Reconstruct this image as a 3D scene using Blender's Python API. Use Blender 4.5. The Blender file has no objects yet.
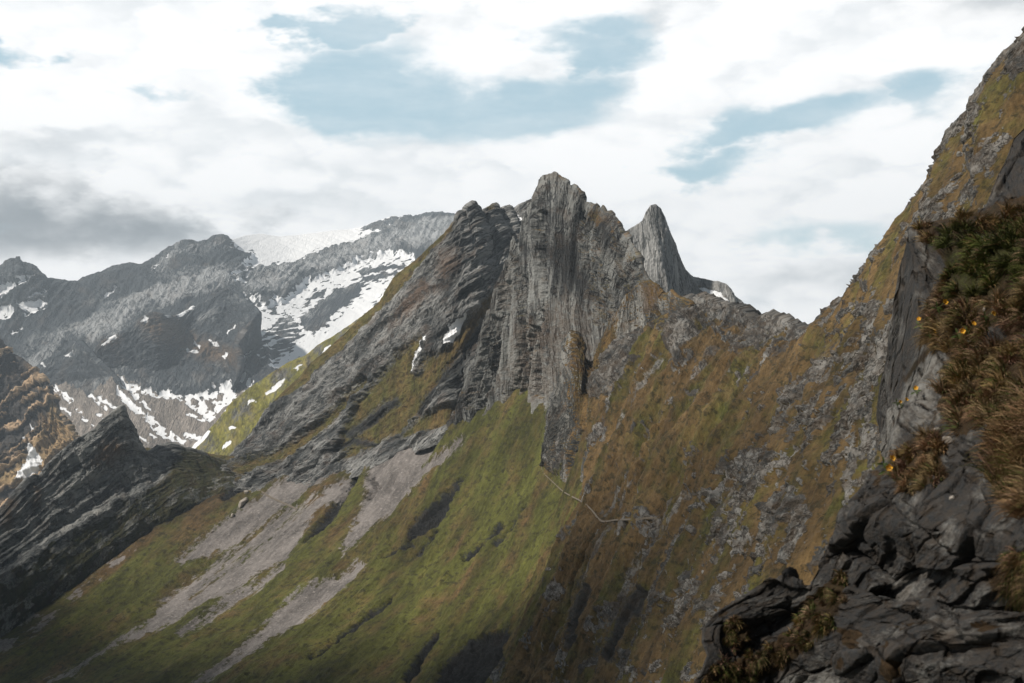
import bpy, math, random
import numpy as np
from math import radians

F = 1098.0                    # focal length in picture widths of 1024
f4 = np.float32

# ------------------------------------------------------------------ camera, world, sun, exposure
sc = bpy.context.scene
COL = sc.collection
cam_d = bpy.data.cameras.new("camera")
cam = bpy.data.objects.new("camera", cam_d)
COL.objects.link(cam)
cam.location = (0, 0, 0)
cam.rotation_euler = (radians(90), 0, 0)
cam_d.sensor_width = 36
cam_d.lens = 36 * F / 1024
cam_d.clip_start = 0.1
cam_d.clip_end = 60000
cam_d.dof.use_dof = True
cam_d.dof.focus_distance = 400
cam_d.dof.aperture_fstop = 3.2
sc.camera = cam

sc.view_settings.view_transform = 'Standard'
sc.view_settings.look = 'None'
sc.view_settings.gamma = 1
sc.view_settings.use_curve_mapping = False
sc.view_settings.exposure = 0.12
sc.render.engine = 'CYCLES'
sc.cycles.use_denoising = True
sc.cycles.max_bounces = 4
sc.cycles.diffuse_bounces = 2
sc.cycles.volume_bounces = 0
sc.cycles.transparent_max_bounces = 8

SUN_DIR = np.array([-0.80, -0.10, 0.74]); SUN_DIR /= np.linalg.norm(SUN_DIR)
SUN_EL = math.asin(SUN_DIR[2]); SUN_AZ = math.atan2(SUN_DIR[0], SUN_DIR[1])
sun_d = bpy.data.lights.new("sun", 'SUN')
sun_d.energy = 5.0
sun_d.angle = radians(3.0)
sun_d.color = (1.0, 0.93, 0.84)
sun = bpy.data.objects.new("sun", sun_d)
COL.objects.link(sun)
sun.rotation_euler = (math.pi/2 - SUN_EL, 0, math.pi - SUN_AZ)

class NT:
    """small helper round a node tree"""
    def __init__(s, tree):
        s.t = tree; s.n = tree.nodes; s.l = tree.links
    def new(s, typ, **kw):
        nd = s.n.new(typ)
        for k, v in kw.items():
            setattr(nd, k, v)
        return nd
    def put(s, sock, val):
        if isinstance(val, bpy.types.NodeSocket): s.l.new(val, sock)
        elif isinstance(val, (tuple, list)) and len(val) == 3 and sock.type == 'RGBA': sock.default_value = (*val, 1)
        else: sock.default_value = val
    def math(s, op, a, b=0.0, c=0.0, clamp=False):
        nd = s.new('ShaderNodeMath', operation=op, use_clamp=clamp)
        s.put(nd.inputs[0], a); s.put(nd.inputs[1], b); s.put(nd.inputs[2], c)
        return nd.outputs[0]
    def mix(s, f, a, b, blend='MIX'):
        nd = s.new('ShaderNodeMix', data_type='RGBA', blend_type=blend)
        s.put(nd.inputs[0], f); s.put(nd.inputs[6], a); s.put(nd.inputs[7], b)
        return nd.outputs[2]
    def ramp(s, v, lo, hi, a=0.0, b=1.0, smooth=True):
        nd = s.new('ShaderNodeMapRange', interpolation_type='SMOOTHSTEP' if smooth else 'LINEAR')
        s.put(nd.inputs[0], v); s.put(nd.inputs[1], lo); s.put(nd.inputs[2], hi)
        s.put(nd.inputs[3], a); s.put(nd.inputs[4], b)
        return nd.outputs[0]
    def noise(s, vec, scale, detail=4, rough=0.55, dim='3D', dist=0.0, kind=None):
        nd = s.new('ShaderNodeTexNoise', noise_dimensions=dim)
        if kind: nd.noise_type = kind
        s.put(nd.inputs['Vector'], vec); s.put(nd.inputs['Scale'], scale)
        s.put(nd.inputs['Detail'], detail); s.put(nd.inputs['Roughness'], rough)
        s.put(nd.inputs['Distortion'], dist)
        return nd.outputs['Fac']
    def mapping(s, vec, rot=(0, 0, 0), scale=(1, 1, 1), loc=(0, 0, 0), typ='POINT'):
        nd = s.new('ShaderNodeMapping', vector_type=typ)
        s.put(nd.inputs['Vector'], vec)
        nd.inputs['Location'].default_value = loc
        nd.inputs['Rotation'].default_value = rot
        nd.inputs['Scale'].default_value = scale
        return nd.outputs[0]

# ---- the sky: Nishita air with broken cloud in front of it
world = bpy.data.worlds.new("World")
sc.world = world
world.use_nodes = True
W = NT(world.node_tree)
W.n.clear()
SKY_STRENGTH = 0.1
tc = W.new('ShaderNodeTexCoord')
sep = W.new('ShaderNodeSeparateXYZ'); W.put(sep.inputs[0], tc.outputs['Generated'])
dx, dy, dz = sep.outputs
az = W.math('ARCTAN2', dx, dy)
el = W.math('ARCSINE', dz)
comb = W.new('ShaderNodeCombineXYZ')
W.put(comb.inputs[0], az); W.put(comb.inputs[1], el)
ae = comb.outputs[0]
sky = W.new('ShaderNodeTexSky', sky_type='NISHITA')
sky.sun_disc = False
sky.sun_elevation = SUN_EL
sky.sun_rotation = SUN_AZ
sky.altitude = 1900
sky.air_density = 1.0; sky.dust_density = 1.5; sky.ozone_density = 1.0
# noise fields, flattened towards the horizon
flat = W.mapping(tc.outputs['Generated'], scale=(1, 1, 2.1))
n_big = W.noise(flat, 3.2, 5, 0.56)
n_mid = W.noise(W.mapping(flat, loc=(3.1, 1.7, 5.2)), 8.0, 5, 0.60)
n_fin = W.noise(W.mapping(flat, loc=(7.1, 2.7, 1.2)), 24.0, 4, 0.6)
wx = W.math('MULTIPLY_ADD', n_mid, 0.24, -0.12)
wy = W.math('MULTIPLY_ADD', n_big, 0.14, -0.07)
wy2 = W.math('MULTIPLY_ADD', n_fin, 0.030, -0.015)
wx2 = W.math('MULTIPLY_ADD', n_fin, 0.05, -0.025)
azw = W.math('ADD', W.math('ADD', az, wx), wx2)
elw = W.math('ADD', W.math('ADD', el, wy), wy2)
def blob(px, py, rx, ry, tilt=0.0, inner=0.0, outer=1.0):
    """soft ellipse in azimuth and elevation"""
    a0 = math.atan((px - 512) / F); e0 = math.atan((341.5 - py) / F)
    a = W.math('SUBTRACT', azw, a0); e = W.math('SUBTRACT', elw, e0)
    ct, st = math.cos(tilt), math.sin(tilt)
    p = W.math('MULTIPLY_ADD', a, ct, W.math('MULTIPLY', e, st))
    q = W.math('MULTIPLY_ADD', e, ct, W.math('MULTIPLY', a, -st))
    p = W.math('DIVIDE', p, rx / F); q = W.math('DIVIDE', q, ry / F)
    r = W.math('SQRT', W.math('ADD', W.math('MULTIPLY', p, p), W.math('MULTIPLY', q, q)))
    return W.ramp(r, inner, outer, 1.0, 0.0)
def addup(*xs):
    r = xs[0]
    for x in xs[1:]: r = W.math('MAXIMUM', r, x)
    return r
wcb = W.new('ShaderNodeCombineXYZ'); W.put(wcb.inputs[0], W.math('MULTIPLY', n_fin, 0.07)); W.put(wcb.inputs[2], W.math('MULTIPLY', n_mid, 0.12)); wc = wcb.outputs[0]
def billow(vec):
    w_ = W.new('ShaderNodeVectorMath', operation='ADD'); W.put(w_.inputs[0], vec); W.put(w_.inputs[1], wc)
    v = W.new('ShaderNodeTexVoronoi', feature='F1'); W.put(v.inputs['Vector'], w_.outputs[0])
    v.inputs['Scale'].default_value = 9.0; v.inputs['Detail'].default_value = 2.0; v.inputs['Roughness'].default_value = 0.55
    v.normalize = True
    return W.math('SUBTRACT', 1.0, v.outputs['Distance'])
b0 = billow(flat); b1 = billow(W.mapping(flat, loc=(0.012, 0.0, -0.03)))      # the same billows a little lower: lit tops, grey undersides
wisp = W.noise(W.mapping(tc.outputs['Generated'], rot=(0, radians(-12), 0), scale=(1, 1, 5.5), loc=(1.3, 0.2, 4.4)), 5.0, 5, 0.6)
hole = addup(blob(370, 88, 175, 78, 0.05, 0.0, 1.0), blob(490, 85, 210, 66, 0.12, 0.0, 1.0), blob(330, 30, 90, 35, 0.3, 0.1, 1.0),
             W.math('MULTIPLY', blob(575, 45, 130, 45, -0.1, 0.1, 1.0), 0.85),
             W.math('MULTIPLY', blob(800, 135, 165, 40, 0.10, 0.0, 1.0), 0.85),
             W.math('MULTIPLY', blob(740, 170, 110, 30, 0.0, 0.0, 1.0), 0.7),
             W.math('MULTIPLY', blob(920, 112, 110, 40, 0.1, 0.0, 1.0), 0.8),
             W.math('MULTIPLY', blob(12, 90, 75, 18, 0.0, 0.0, 1.0), 0.95),
             W.math('MULTIPLY', blob(130, 118, 60, 14, 0.0, 0.0, 1.0), 0.55),
             W.math('MULTIPLY', blob(860, 235, 160, 34, 0.05, 0.0, 1.0), 0.42))
out_hole = W.ramp(W.math('ABSOLUTE', az), 0.6, 1.0)                    # broken cloud in the rest of the dome
hole = W.math('MAXIMUM', hole, W.math('MULTIPLY', out_hole, W.ramp(n_big, 0.52, 0.64)))
hn = W.math('ADD', W.math('MULTIPLY', hole, 1.25), W.math('MULTIPLY_ADD', n_mid, 0.9, -0.47))
hn = W.math('ADD', hn, W.math('MULTIPLY_ADD', wisp, 0.8, -0.38))
hn = W.math('ADD', hn, W.math('MULTIPLY_ADD', n_fin, 0.5, -0.25))
hn = W.math('ADD', hn, W.math('MULTIPLY_ADD', b0, -0.9, 0.62))
clear = W.math('MULTIPLY', W.ramp(hn, 0.20, 0.86), W.ramp(W.math('MULTIPLY_ADD', wisp, 0.7, W.math('MULTIPLY', n_fin, 0.3)), 0.40, 0.70, 1.0, 0.7))
# brightness of the cloud itself
dk = addup(W.math('MULTIPLY', blob(10, 225, 290, 62, 0.0, 0.0, 1.0), 0.95), W.math('MULTIPLY', blob(130, 222, 210, 50, -0.15, 0.0, 1.0), 0.7),
           W.math('MULTIPLY', blob(1060, -20, 230, 130, 0.2, 0.1, 1.0), 0.55),
           W.math('MULTIPLY', blob(640, 10, 330, 70, 0.0, 0.1, 1.0), 0.22), W.math('MULTIPLY', blob(240, 222, 170, 45, -0.1, 0.1, 1.0), 0.12),
           W.math('MULTIPLY', blob(790, 285, 150, 60, 0.0, 0.1, 1.0), 0.28), W.math('MULTIPLY', blob(0, 150, 120, 60, 0.0, 0.1, 1.0), 0.25))
lum = W.math('MULTIPLY_ADD', W.math('SUBTRACT', b0, b1), 2.0, 0.74)
lum = W.math('ADD', lum, W.math('MULTIPLY_ADD', b0, 1.1, -0.80))
lum = W.math('ADD', lum, W.math('MULTIPLY_ADD', n_mid, 0.9, -0.45))
lum = W.math('ADD', lum, W.math('MULTIPLY_ADD', n_big, 0.6, -0.30))
lum = W.math('ADD', lum, W.math('MULTIPLY_ADD', n_fin, 0.5, -0.25))
cl = W.mix(W.ramp(lum, 0.1, 0.9), (0.84, 0.875, 0.90), (1.10, 1.10, 1.10))
dkn = W.ramp(W.math('ADD', W.math('MULTIPLY', dk, 1.25), W.math('MULTIPLY_ADD', lum, -0.35, 0.16)), 0.05, 1.2)
cl = W.mix(dkn, cl, (0.25, 0.28, 0.305))
ccol = W.mix(1.0, cl, (1/SKY_STRENGTH,)*3, 'MULTIPLY')
air = W.mix(0.72, W.mix(1.0, sky.outputs[0], (0.95, 1.15, 0.95), 'MULTIPLY'), (5.3, 7.2, 8.2))
mixed = W.mix(clear, ccol, air)
mixed = W.mix(W.ramp(el, -0.12, 0.0), (0.5, 0.55, 0.5), mixed)
# overhead and behind the viewer the cover is a heavier grey
mixed = W.mix(W.ramp(el, 0.35, 0.8), mixed, (2.2, 2.5, 2.8))
mixed = W.mix(W.math('MULTIPLY', W.ramp(dy, 0.25, -0.35), W.ramp(el, -0.1, 0.02)), mixed, (0.8, 0.92, 1.05))
bg = W.new('ShaderNodeBackground')
W.put(bg.inputs[0], mixed); bg.inputs[1].default_value = SKY_STRENGTH
wo = W.new('ShaderNodeOutputWorld')
W.l.new(bg.outputs[0], wo.inputs[0])

# ------------------------------------------------------------------ numpy noise
def _hash(ix, iy, seed):
    h = (ix.astype(np.int64) * 374761393 + iy.astype(np.int64) * 668265263 + seed * 144665) & 0xffffffff
    h = ((h ^ (h >> 13)) * 1274126177) & 0xffffffff
    return (h ^ (h >> 16)) & 0xffffffff
def perlin(x, y, seed=0):
    x0 = np.floor(x); y0 = np.floor(y)
    fx = (x - x0).astype(f4); fy = (y - y0).astype(f4)
    ix = x0.astype(np.int64); iy = y0.astype(np.int64)
    def g(a, b):
        an = (_hash(ix + a, iy + b, seed) & 1023).astype(f4) * f4(2 * math.pi / 1024)
        return np.cos(an) * (fx - a) + np.sin(an) * (fy - b)
    u = fx * fx * fx * (fx * (fx * 6 - 15) + 10); v = fy * fy * fy * (fy * (fy * 6 - 15) + 10)
    a = g(0, 0); b = g(1, 0); c = g(0, 1); d = g(1, 1)
    t = a + u * (b - a)
    return (t + v * ((c + u * (d - c)) - t)) * f4(1.5)
def fbm(x, y, o=4, seed=0, gain=0.5):
    r = 0; a = 1.0; t = 0
    for i in range(o):
        r = r + a * perlin(x * 2.03 ** i, y * 2.03 ** i, seed + i * 17); t += a; a *= gain
    return r / t
def ridged(x, y, o=4, seed=0, gain=0.5):
    r = 0; a = 1.0; t = 0
    for i in range(o):
        r = r + a * (1 - 2 * np.abs(perlin(x * 2.07 ** i, y * 2.07 ** i, seed + i * 31))); t += a; a *= gain
    return r / t
def voronoi(x, y, seed=0, tilt=1.0):
    """random tilted facets and the distance to the crack between them"""
    x0 = np.floor(x).astype(np.int64); y0 = np.floor(y).astype(np.int64)
    d1 = np.full(x.shape, 9.0, f4); d2 = d1.copy(); val = np.zeros(x.shape, f4)
    for a in (-1, 0, 1):
        for b in (-1, 0, 1):
            h = _hash(x0 + a, y0 + b, seed)
            jx = (h & 255) / 255.0; jy = ((h >> 8) & 255) / 255.0
            ex = x - (x0 + a + jx); ey = y - (y0 + b + jy)
            d = np.sqrt(ex * ex + ey * ey).astype(f4)
            hv = ((h >> 16) & 255) / 255.0; an = ((h >> 4) & 1023) * (2 * math.pi / 1024)
            vv = (hv - 0.5 + tilt * (np.cos(an) * ex + np.sin(an) * ey)).astype(f4)
            near = d < d1
            d2 = np.where(near, d1, np.minimum(d2, d))
            val = np.where(near, vv, val)
            d1 = np.where(near, d, d1)
    return val, d2 - d1
def saw(x, soft=0.12):
    f = (x - np.floor(x)).astype(f4)
    return np.where(f < 1 - soft, f / (1 - soft), (1 - f) / soft)
def sstep(a, b, x):
    t = np.clip((x - a) / (b - a), 0, 1)
    return t * t * (3 - 2 * t)

# ------------------------------------------------------------------ outlines on a surface
def seg_dist(x, y, pts, closed):
    d = np.full(x.shape, 1e9, f4)
    n = len(pts)
    for i in range(n if closed else n - 1):
        ax, ay = pts[i]; bx, by = pts[(i + 1) % n]
        vx, vy = bx - ax, by - ay
        L = vx * vx + vy * vy + 1e-9
        t = np.clip(((x - ax) * vx + (y - ay) * vy) / L, 0, 1)
        d = np.minimum(d, (x - ax - t * vx) ** 2 + (y - ay - t * vy) ** 2)
    return np.sqrt(d)
def sd(ctx, shape, m=14.0):
    """signed distance (inside positive) to a polygon, or to a stroke ('s', width, points)"""
    x, y = ctx['qx'], ctx['qy']
    stroke = shape[0] == 's'
    pts = shape[2] if stroke else shape
    w = shape[1] if stroke else 0
    xs = [p[0] for p in pts]; ys = [p[1] for p in pts]
    sel = (x > min(xs) - m - w) & (x < max(xs) + m + w) & (y > min(ys) - m - w) & (y < max(ys) + m + w)
    out = np.full(x.shape, -m, f4)
    if not sel.any(): return out
    X = x[sel]; Y = y[sel]
    if stroke:
        d = w - seg_dist(X, Y, pts, False)
    else:
        d = seg_dist(X, Y, pts, True)
        ins = np.zeros(X.shape, bool)
        j = len(pts) - 1
        for i in range(len(pts)):
            xi, yi = pts[i]; xj, yj = pts[j]
            if yi != yj:
                ins ^= ((yi > Y) != (yj > Y)) & (X < (xj - xi) * (Y - yi) / (yj - yi) + xi)
            j = i
        d = np.where(ins, d, -d)
    out[sel] = np.clip(d, -m, m)
    return out
def union(ctx, shapes, m=14.0):
    r = np.full(ctx['qx'].shape, -m, f4)
    for s in shapes: r = np.maximum(r, sd(ctx, s, m))
    return r
def enc(s, w=6.0):
    return np.clip(0.5 + s / (2 * w), 0, 1)

# ------------------------------------------------------------------ meshes
def world_pt(px, py, D):
    return ((px - 512) / F * D, D, (341.5 - py) / F * D)
def grid_faces(nr, nc):
    i = np.arange(nr * nc).reshape(nr, nc)
    return np.stack([i[:-1, :-1], i[1:, :-1], i[1:, 1:], i[:-1, 1:]], -1).reshape(-1, 4)
def mesh_np(name, V, Fq, attrs=None, smooth=True):
    me = bpy.data.meshes.new(name)
    V = np.ascontiguousarray(V, f4).reshape(-1, 3); Fq = np.ascontiguousarray(Fq, np.int32)
    k = Fq.shape[1]
    me.vertices.add(len(V)); me.vertices.foreach_set('co', V.ravel())
    me.loops.add(Fq.size); me.loops.foreach_set('vertex_index', Fq.ravel())
    me.polygons.add(len(Fq)); me.polygons.foreach_set('loop_start', np.arange(len(Fq), dtype=np.int32) * k)
    me.polygons.foreach_set('use_smooth', np.full(len(Fq), smooth))
    for an, (typ, data) in (attrs or {}).items():
        at = me.attributes.new(an, typ, 'POINT')
        at.data.foreach_set('color' if typ == 'FLOAT_COLOR' else 'vector' if typ == 'FLOAT_VECTOR' else 'value',
                            np.ascontiguousarray(data, f4).ravel())
    me.update(calc_edges=True)
    return me
def link(name, me, mat, parent=None, kind=None, label=None, cat=None, group=None):
    o = bpy.data.objects.new(name, me)
    COL.objects.link(o)
    if mat: me.materials.append(mat)
    if parent: o.parent = parent
    for k, v in (('kind', kind), ('label', label), ('category', cat), ('group', group)):
        if v: o[k] = v
    return o
def normals(P):
    du = np.gradient(P, axis=1); dv = np.gradient(P, axis=0)
    n = np.cross(dv, du)
    return n / (np.linalg.norm(n, axis=-1, keepdims=True) + 1e-9)
def row_interp(pts, ug):
    """a traced row: points (px, py, depth[, u]); u between given ones follows the outline's length"""
    P = np.array([world_pt(*p[:3]) for p in pts])
    q = np.array([(p[0], p[1]) for p in pts], float)
    L = np.concatenate([[0], np.cumsum(np.hypot(*np.diff(q, axis=0).T))])
    known = [(0, 0.0)] if len(pts[0]) < 4 else []
    known += [(i, p[3]) for i, p in enumerate(pts) if len(p) > 3]
    if known[-1][0] != len(pts) - 1: known.append((len(pts) - 1, 1.0))
    u = np.interp(L, [L[i] for i, _ in known], [k for _, k in known])
    u = u + np.arange(len(u)) * 1e-7
    return np.stack([np.interp(ug, u, P[:, k]) for k in range(3)], -1)
def smooth_rows(A, k):
    if k < 1: return A
    ker = np.exp(-0.5 * (np.arange(-3 * k, 3 * k + 1) / k) ** 2); ker /= ker.sum()
    B = np.empty_like(A)
    for c in range(3):
        p = np.pad(A[:, c], 3 * k, mode='reflect', reflect_type='odd')
        B[:, c] = np.convolve(p, ker, 'valid')
    return B
def catmull(R, vs, vg):
    """R (k, n, 3) rows at parameters vs, evaluated at vg"""
    R = np.array(R); k = len(R)
    T = np.gradient(R, np.array(vs), axis=0)
    out = np.empty((len(vg), R.shape[1], 3))
    for i, v in enumerate(vg):
        j = min(max(np.searchsorted(vs, v, side='right') - 1, 0), k - 2)
        h = vs[j + 1] - vs[j]; t = (v - vs[j]) / h
        out[i] = ((2*t**3 - 3*t**2 + 1) * R[j] + (t**3 - 2*t**2 + t) * h * T[j]
                  + (-2*t**3 + 3*t**2) * R[j + 1] + (t**3 - t**2) * h * T[j + 1])
    return out
def sheet(name, rows, vs, nu, nv, a_len, b_len, disp, masks, mat, label=None, back=(0, 1, -0.8), back_len=0.10,
          nback=40, back_amp=1.0, smooth=8, top_smooth=9, kind='structure', cat=None, urange=(0, 1), P=None, warp=1.6):
    ug = np.linspace(urange[0], urange[1], nu); vg = np.linspace(0, 1, nv)
    if P is None:
        R = [row_interp(r, ug) for r in rows]
        top = R[0]
        R = [smooth_rows(R[0], top_smooth)] + [smooth_rows(r, smooth) for r in R[1:]]
        P = catmull(R, vs, vg)
        P = P + (top - R[0])[None] * (np.exp(-(vg / 0.05)))[:, None, None]
    # the far side of the ridge
    t = (np.linspace(1, 0, nback, endpoint=False) ** 1.5)[:, None, None]
    D0 = P[0][None, :, 1:2]
    bd = np.repeat(np.array(back, float)[None, None], P.shape[1], 1)
    if back[0] == 0: bd[..., 0] = P[0][None, :, 0] / P[0][None, :, 1]      # the far side narrows away from the ridge ends
    B = P[0][None] + t * D0 * back_len * bd
    P = np.concatenate([B, P]).astype(f4)
    vfull = np.concatenate([-(t[:, 0, 0]) * 0.3, vg])
    U, V = np.meshgrid(ug, vfull)
    D = P[..., 1]
    w = (D / F).astype(f4)
    px = P[..., 0] / D * F + 512; py = 341.5 - P[..., 2] / D * F
    a = (U * a_len).astype(f4); b = (V * b_len).astype(f4)
    ctx = dict(U=U, V=V, a=a, b=b, w=w, px=px, py=py, P=P)
    ctx['qx'] = (px + warp * fbm(a / 9, b / 9, 3, 911) * 2).astype(f4)
    ctx['qy'] = (py + warp * fbm(a / 9, b / 9, 3, 733) * 2).astype(f4)
    N = normals(P)
    flip = np.sign(-(N * P).sum(-1)[nback:].mean())
    N = N * flip
    ctx['N'] = N
    d = disp(ctx)
    if isinstance(d, tuple): d, shift = d
    else: shift = 0
    d = d * w * (0.55 + 0.45 * sstep(0.0, 0.07, V))
    Pd = P + N * d[..., None] + shift
    ctx['N2'] = normals(Pd) * flip
    ctx['Pd'] = Pd; ctx['d'] = d
    m1, m2 = masks(ctx)
    Fq = grid_faces(*P.shape[:2])
    if flip < 0: Fq = Fq[:, ::-1]
    z = np.zeros_like(w)
    def four(m): return np.stack([np.broadcast_to(np.asarray(q, f4), w.shape) for q in m], -1)
    me = mesh_np(name, Pd, Fq, {'m1': ('FLOAT_COLOR', four(m1)), 'm2': ('FLOAT_COLOR', four(m2)),
                                'st': ('FLOAT_VECTOR', np.stack([a, b, d / w], -1)), 'mpp': ('FLOAT', w)})
    o = link(name, me, mat, kind=kind, label=label, cat=cat)
    o['_nb'] = nback
    ctx['obj'] = o
    return ctx

# ------------------------------------------------------------------ materials
def srgb(r, g, b):
    f = lambda c: ((c/255 + 0.055) / 1.055) ** 2.4 if c > 10 else c / 255 / 12.92
    return (f(r), f(g), f(b))
def rock_mat(name, dark=(0.05, 0.053, 0.052), light=(0.26, 0.26, 0.245), rot=0.0, stretch=7.0, bump=1.0,
             green=(0.105, 0.115, 0.022), dry=(0.115, 0.070, 0.028), scree=(0.20, 0.185, 0.17), tint=(0.13, 0.085, 0.05),
             tint_amt=0.25, lean=0.0, cells=0.0, joints=1.0, fine=1.0, contrast=1.0, moss=(0.03, 0.022, 0.012)):
    """m1 = grass, snow, scree, dryness of the grass; m2 = rock tone, warm stain, -, shade painted in hollows"""
    m = bpy.data.materials.new(name); m.use_nodes = True
    T = NT(m.node_tree); T.n.clear()
    A1 = T.new('ShaderNodeAttribute', attribute_name='m1'); A2 = T.new('ShaderNodeAttribute', attribute_name='m2')
    AS = T.new('ShaderNodeAttribute', attribute_name='st'); AW = T.new('ShaderNodeAttribute', attribute_name='mpp')
    s1 = T.new('ShaderNodeSeparateColor'); T.put(s1.inputs[0], A1.outputs['Color'])
    s2 = T.new('ShaderNodeSeparateColor'); T.put(s2.inputs[0], A2.outputs['Color'])
    g_, sn_, sc_ = s1.outputs; dr_ = A1.outputs['Alpha']
    tone, stain, gtone = s2.outputs
    st = AS.outputs['Vector']
    rv = T.mapping(st, rot=(0, 0, rot), scale=(1, 1, 1))
    sv = T.mapping(rv, scale=(1, 1 / stretch, 1))
    streak = T.noise(sv, 0.33 * fine, 5, 0.62, '3D', 0.3)
    coarse = T.noise(T.mapping(sv, loc=(31, 7, 0)), 0.07 * fine, 4, 0.55, '3D', 0.4)
    iso = T.noise(st, 0.42 * fine, 4, 0.65, '3D')
    mid = T.noise(T.mapping(st, loc=(13, 57, 0)), 0.055, 4, 0.6, '3D')
    spot = T.noise(T.mapping(st, loc=(93, 17, 0)), 0.16, 3, 0.6, '3D')
    # rock
    rr = T.math('MULTIPLY_ADD', streak, 0.55, T.math('MULTIPLY_ADD', iso, 0.30, T.math('MULTIPLY', coarse, 0.45)))
    rr = T.math('ADD', rr, T.math('MULTIPLY_ADD', tone, 0.7, -0.35))
    # joints: thin dark lines that follow the bedding, and bolder ones further apart
    j1 = T.noise(T.mapping(sv, loc=(71, 3, 0)), 0.16 * fine, 3, 0.6, '3D', 0.5)
    j2 = T.noise(T.mapping(T.mapping(rv, loc=(5, 77, 0)), scale=(1, 2.2 / stretch, 1)), 0.05 * fine, 4, 0.65, '3D', 0.6)
    l1 = T.ramp(T.math('ABSOLUTE', T.math('SUBTRACT', j1, 0.5)), 0.0, 0.035, 1.0, 0.0)
    l2 = T.ramp(T.math('ABSOLUTE', T.math('SUBTRACT', j2, 0.5)), 0.0, 0.022, 1.0, 0.0)
    joint = T.math('MAXIMUM', T.math('MULTIPLY', l1, 0.7), l2)
    rr = T.math('MULTIPLY_ADD', joint, -0.26 * joints, rr)
    rf = T.ramp(rr, 0.65 - 0.21 / contrast, 0.65 + 0.24 / contrast)
    rock = T.mix(rf, dark, light)
    if cells:
        vn = T.new('ShaderNodeTexVoronoi', voronoi_dimensions='3D', feature='DISTANCE_TO_EDGE')
        wv = T.new('ShaderNodeVectorMath', operation='ADD'); T.put(wv.inputs[0], st)
        nz = T.new('ShaderNodeTexNoise', noise_dimensions='3D'); T.put(nz.inputs['Vector'], st); nz.inputs['Scale'].default_value = cells * 1.2; nz.inputs['Detail'].default_value = 4
        sc2 = T.new('ShaderNodeVectorMath', operation='SCALE'); T.put(sc2.inputs[0], nz.outputs['Color']); sc2.inputs['Scale'].default_value = 0.35 / cells
        T.l.new(sc2.outputs[0], wv.inputs[1])
        T.put(vn.inputs['Vector'], wv.outputs[0]); vn.inputs['Scale'].default_value = cells
        crk = T.math('MULTIPLY', T.ramp(vn.outputs['Distance'], 0.0, 0.075, 1.0, 0.0), T.ramp(mid, 0.42, 0.58))
        rock = T.mix(crk, rock, (0.012, 0.012, 0.012))
        rr = T.math('MULTIPLY_ADD', crk, -1.6, rr)
    rock = T.mix(T.math('MULTIPLY', T.ramp(mid, 0.5, 0.72), tint_amt), rock, tint)
    rock = T.mix(T.math('MULTIPLY', stain, T.ramp(T.math('ADD', spot, T.math('MULTIPLY', stain, 0.3)), 0.42, 0.7)), rock, tint)
    rock = T.mix(T.math('MULTIPLY', A2.outputs['Alpha'], 0.85), rock, (0.012, 0.012, 0.012))  # alpha: shade of hollows and clefts painted into the rock colour
    # grass
    gm = T.noise(T.mapping(st, scale=(1, 0.3, 1), loc=(33, 75, 0)), 0.06, 3, 0.6, '3D', 0.3)
    dd = T.ramp(T.math('ADD', dr_, T.math('MULTIPLY_ADD', mid, 1.2, T.math('MULTIPLY_ADD', gm, 0.8, -1.0))), 0.15, 0.9)
    gs = T.noise(T.mapping(st, scale=(1, 0.32, 1), loc=(3, 5, 0)), 0.36 * fine, 5, 0.66, '3D', 0.2)
    gc = T.mix(dd, green, dry)
    gv = T.math('MULTIPLY_ADD', gs, 2.2, T.math('MULTIPLY_ADD', gm, 1.7, -0.95))
    gv = T.math('MAXIMUM', gv, 0.15)
    gv = T.math('MULTIPLY', gv, T.math('MULTIPLY_ADD', gtone, 1.0, 0.5))
    gc = T.mix(1.0, gc, gv, 'MULTIPLY')
    gc = T.mix(T.ramp(T.math('ADD', spot, T.math('MULTIPLY_ADD', iso, 0.4, -0.2)), 0.52, 0.66, 0, 0.75), gc, moss)
    # scree, snow
    sg = T.mix(T.ramp(T.math('MULTIPLY_ADD', gm, 0.45, T.math('MULTIPLY_ADD', gs, 0.35, T.math('MULTIPLY', iso, 0.25))), 0.38, 0.68), tuple(c * 0.5 for c in scree), tuple(min(1, c * 1.35) for c in scree))
    snow = T.mix(iso, (0.78, 0.80, 0.83), (0.90, 0.91, 0.92))
    def mask(v, k, lo=0.46, hi=0.54):
        n = T.math('MULTIPLY_ADD', T.math('MULTIPLY_ADD', iso, 0.6, T.math('MULTIPLY', streak, 0.4)), k, -0.5 * k)
        return T.ramp(T.math('ADD', v, n), lo, hi)
    c = T.mix(mask(g_, 1.5, 0.30, 0.70), rock, gc)
    sgn = T.math('ADD', sc_, T.math('MULTIPLY_ADD', gs, 1.1, -0.55))
    sgn = T.math('ADD', sgn, T.math('MULTIPLY_ADD', iso, 0.5, -0.25))
    c = T.mix(T.ramp(sgn, 0.40, 0.60), c, sg)
    c = T.mix(T.math('MULTIPLY', T.ramp(iso, 0.60, 0.68), T.math('MULTIPLY', sc_, 0.6)), c, tuple(min(1, v * 2.2) for v in scree))
    snm = T.ramp(T.math('ADD', sn_, T.math('MULTIPLY_ADD', T.noise(T.mapping(st, loc=(3, 9, 0)), 0.3, 4, 0.6, '3D'), 0.34, -0.17)), 0.46, 0.54)
    c = T.mix(snm, c, snow)
    # relief too fine for the mesh
    h = T.math('MULTIPLY_ADD', rr, 2.6, T.math('MULTIPLY', iso, 0.8))
    h = T.math('MULTIPLY', h, T.math('MULTIPLY_ADD', g_, -0.45, 1.0))
    h = T.math('MULTIPLY', h, T.math('MULTIPLY_ADD', snm, -0.9, 1.0))
    h = T.math('MULTIPLY', T.math('MULTIPLY', h, AW.outputs['Fac']), bump)
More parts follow.
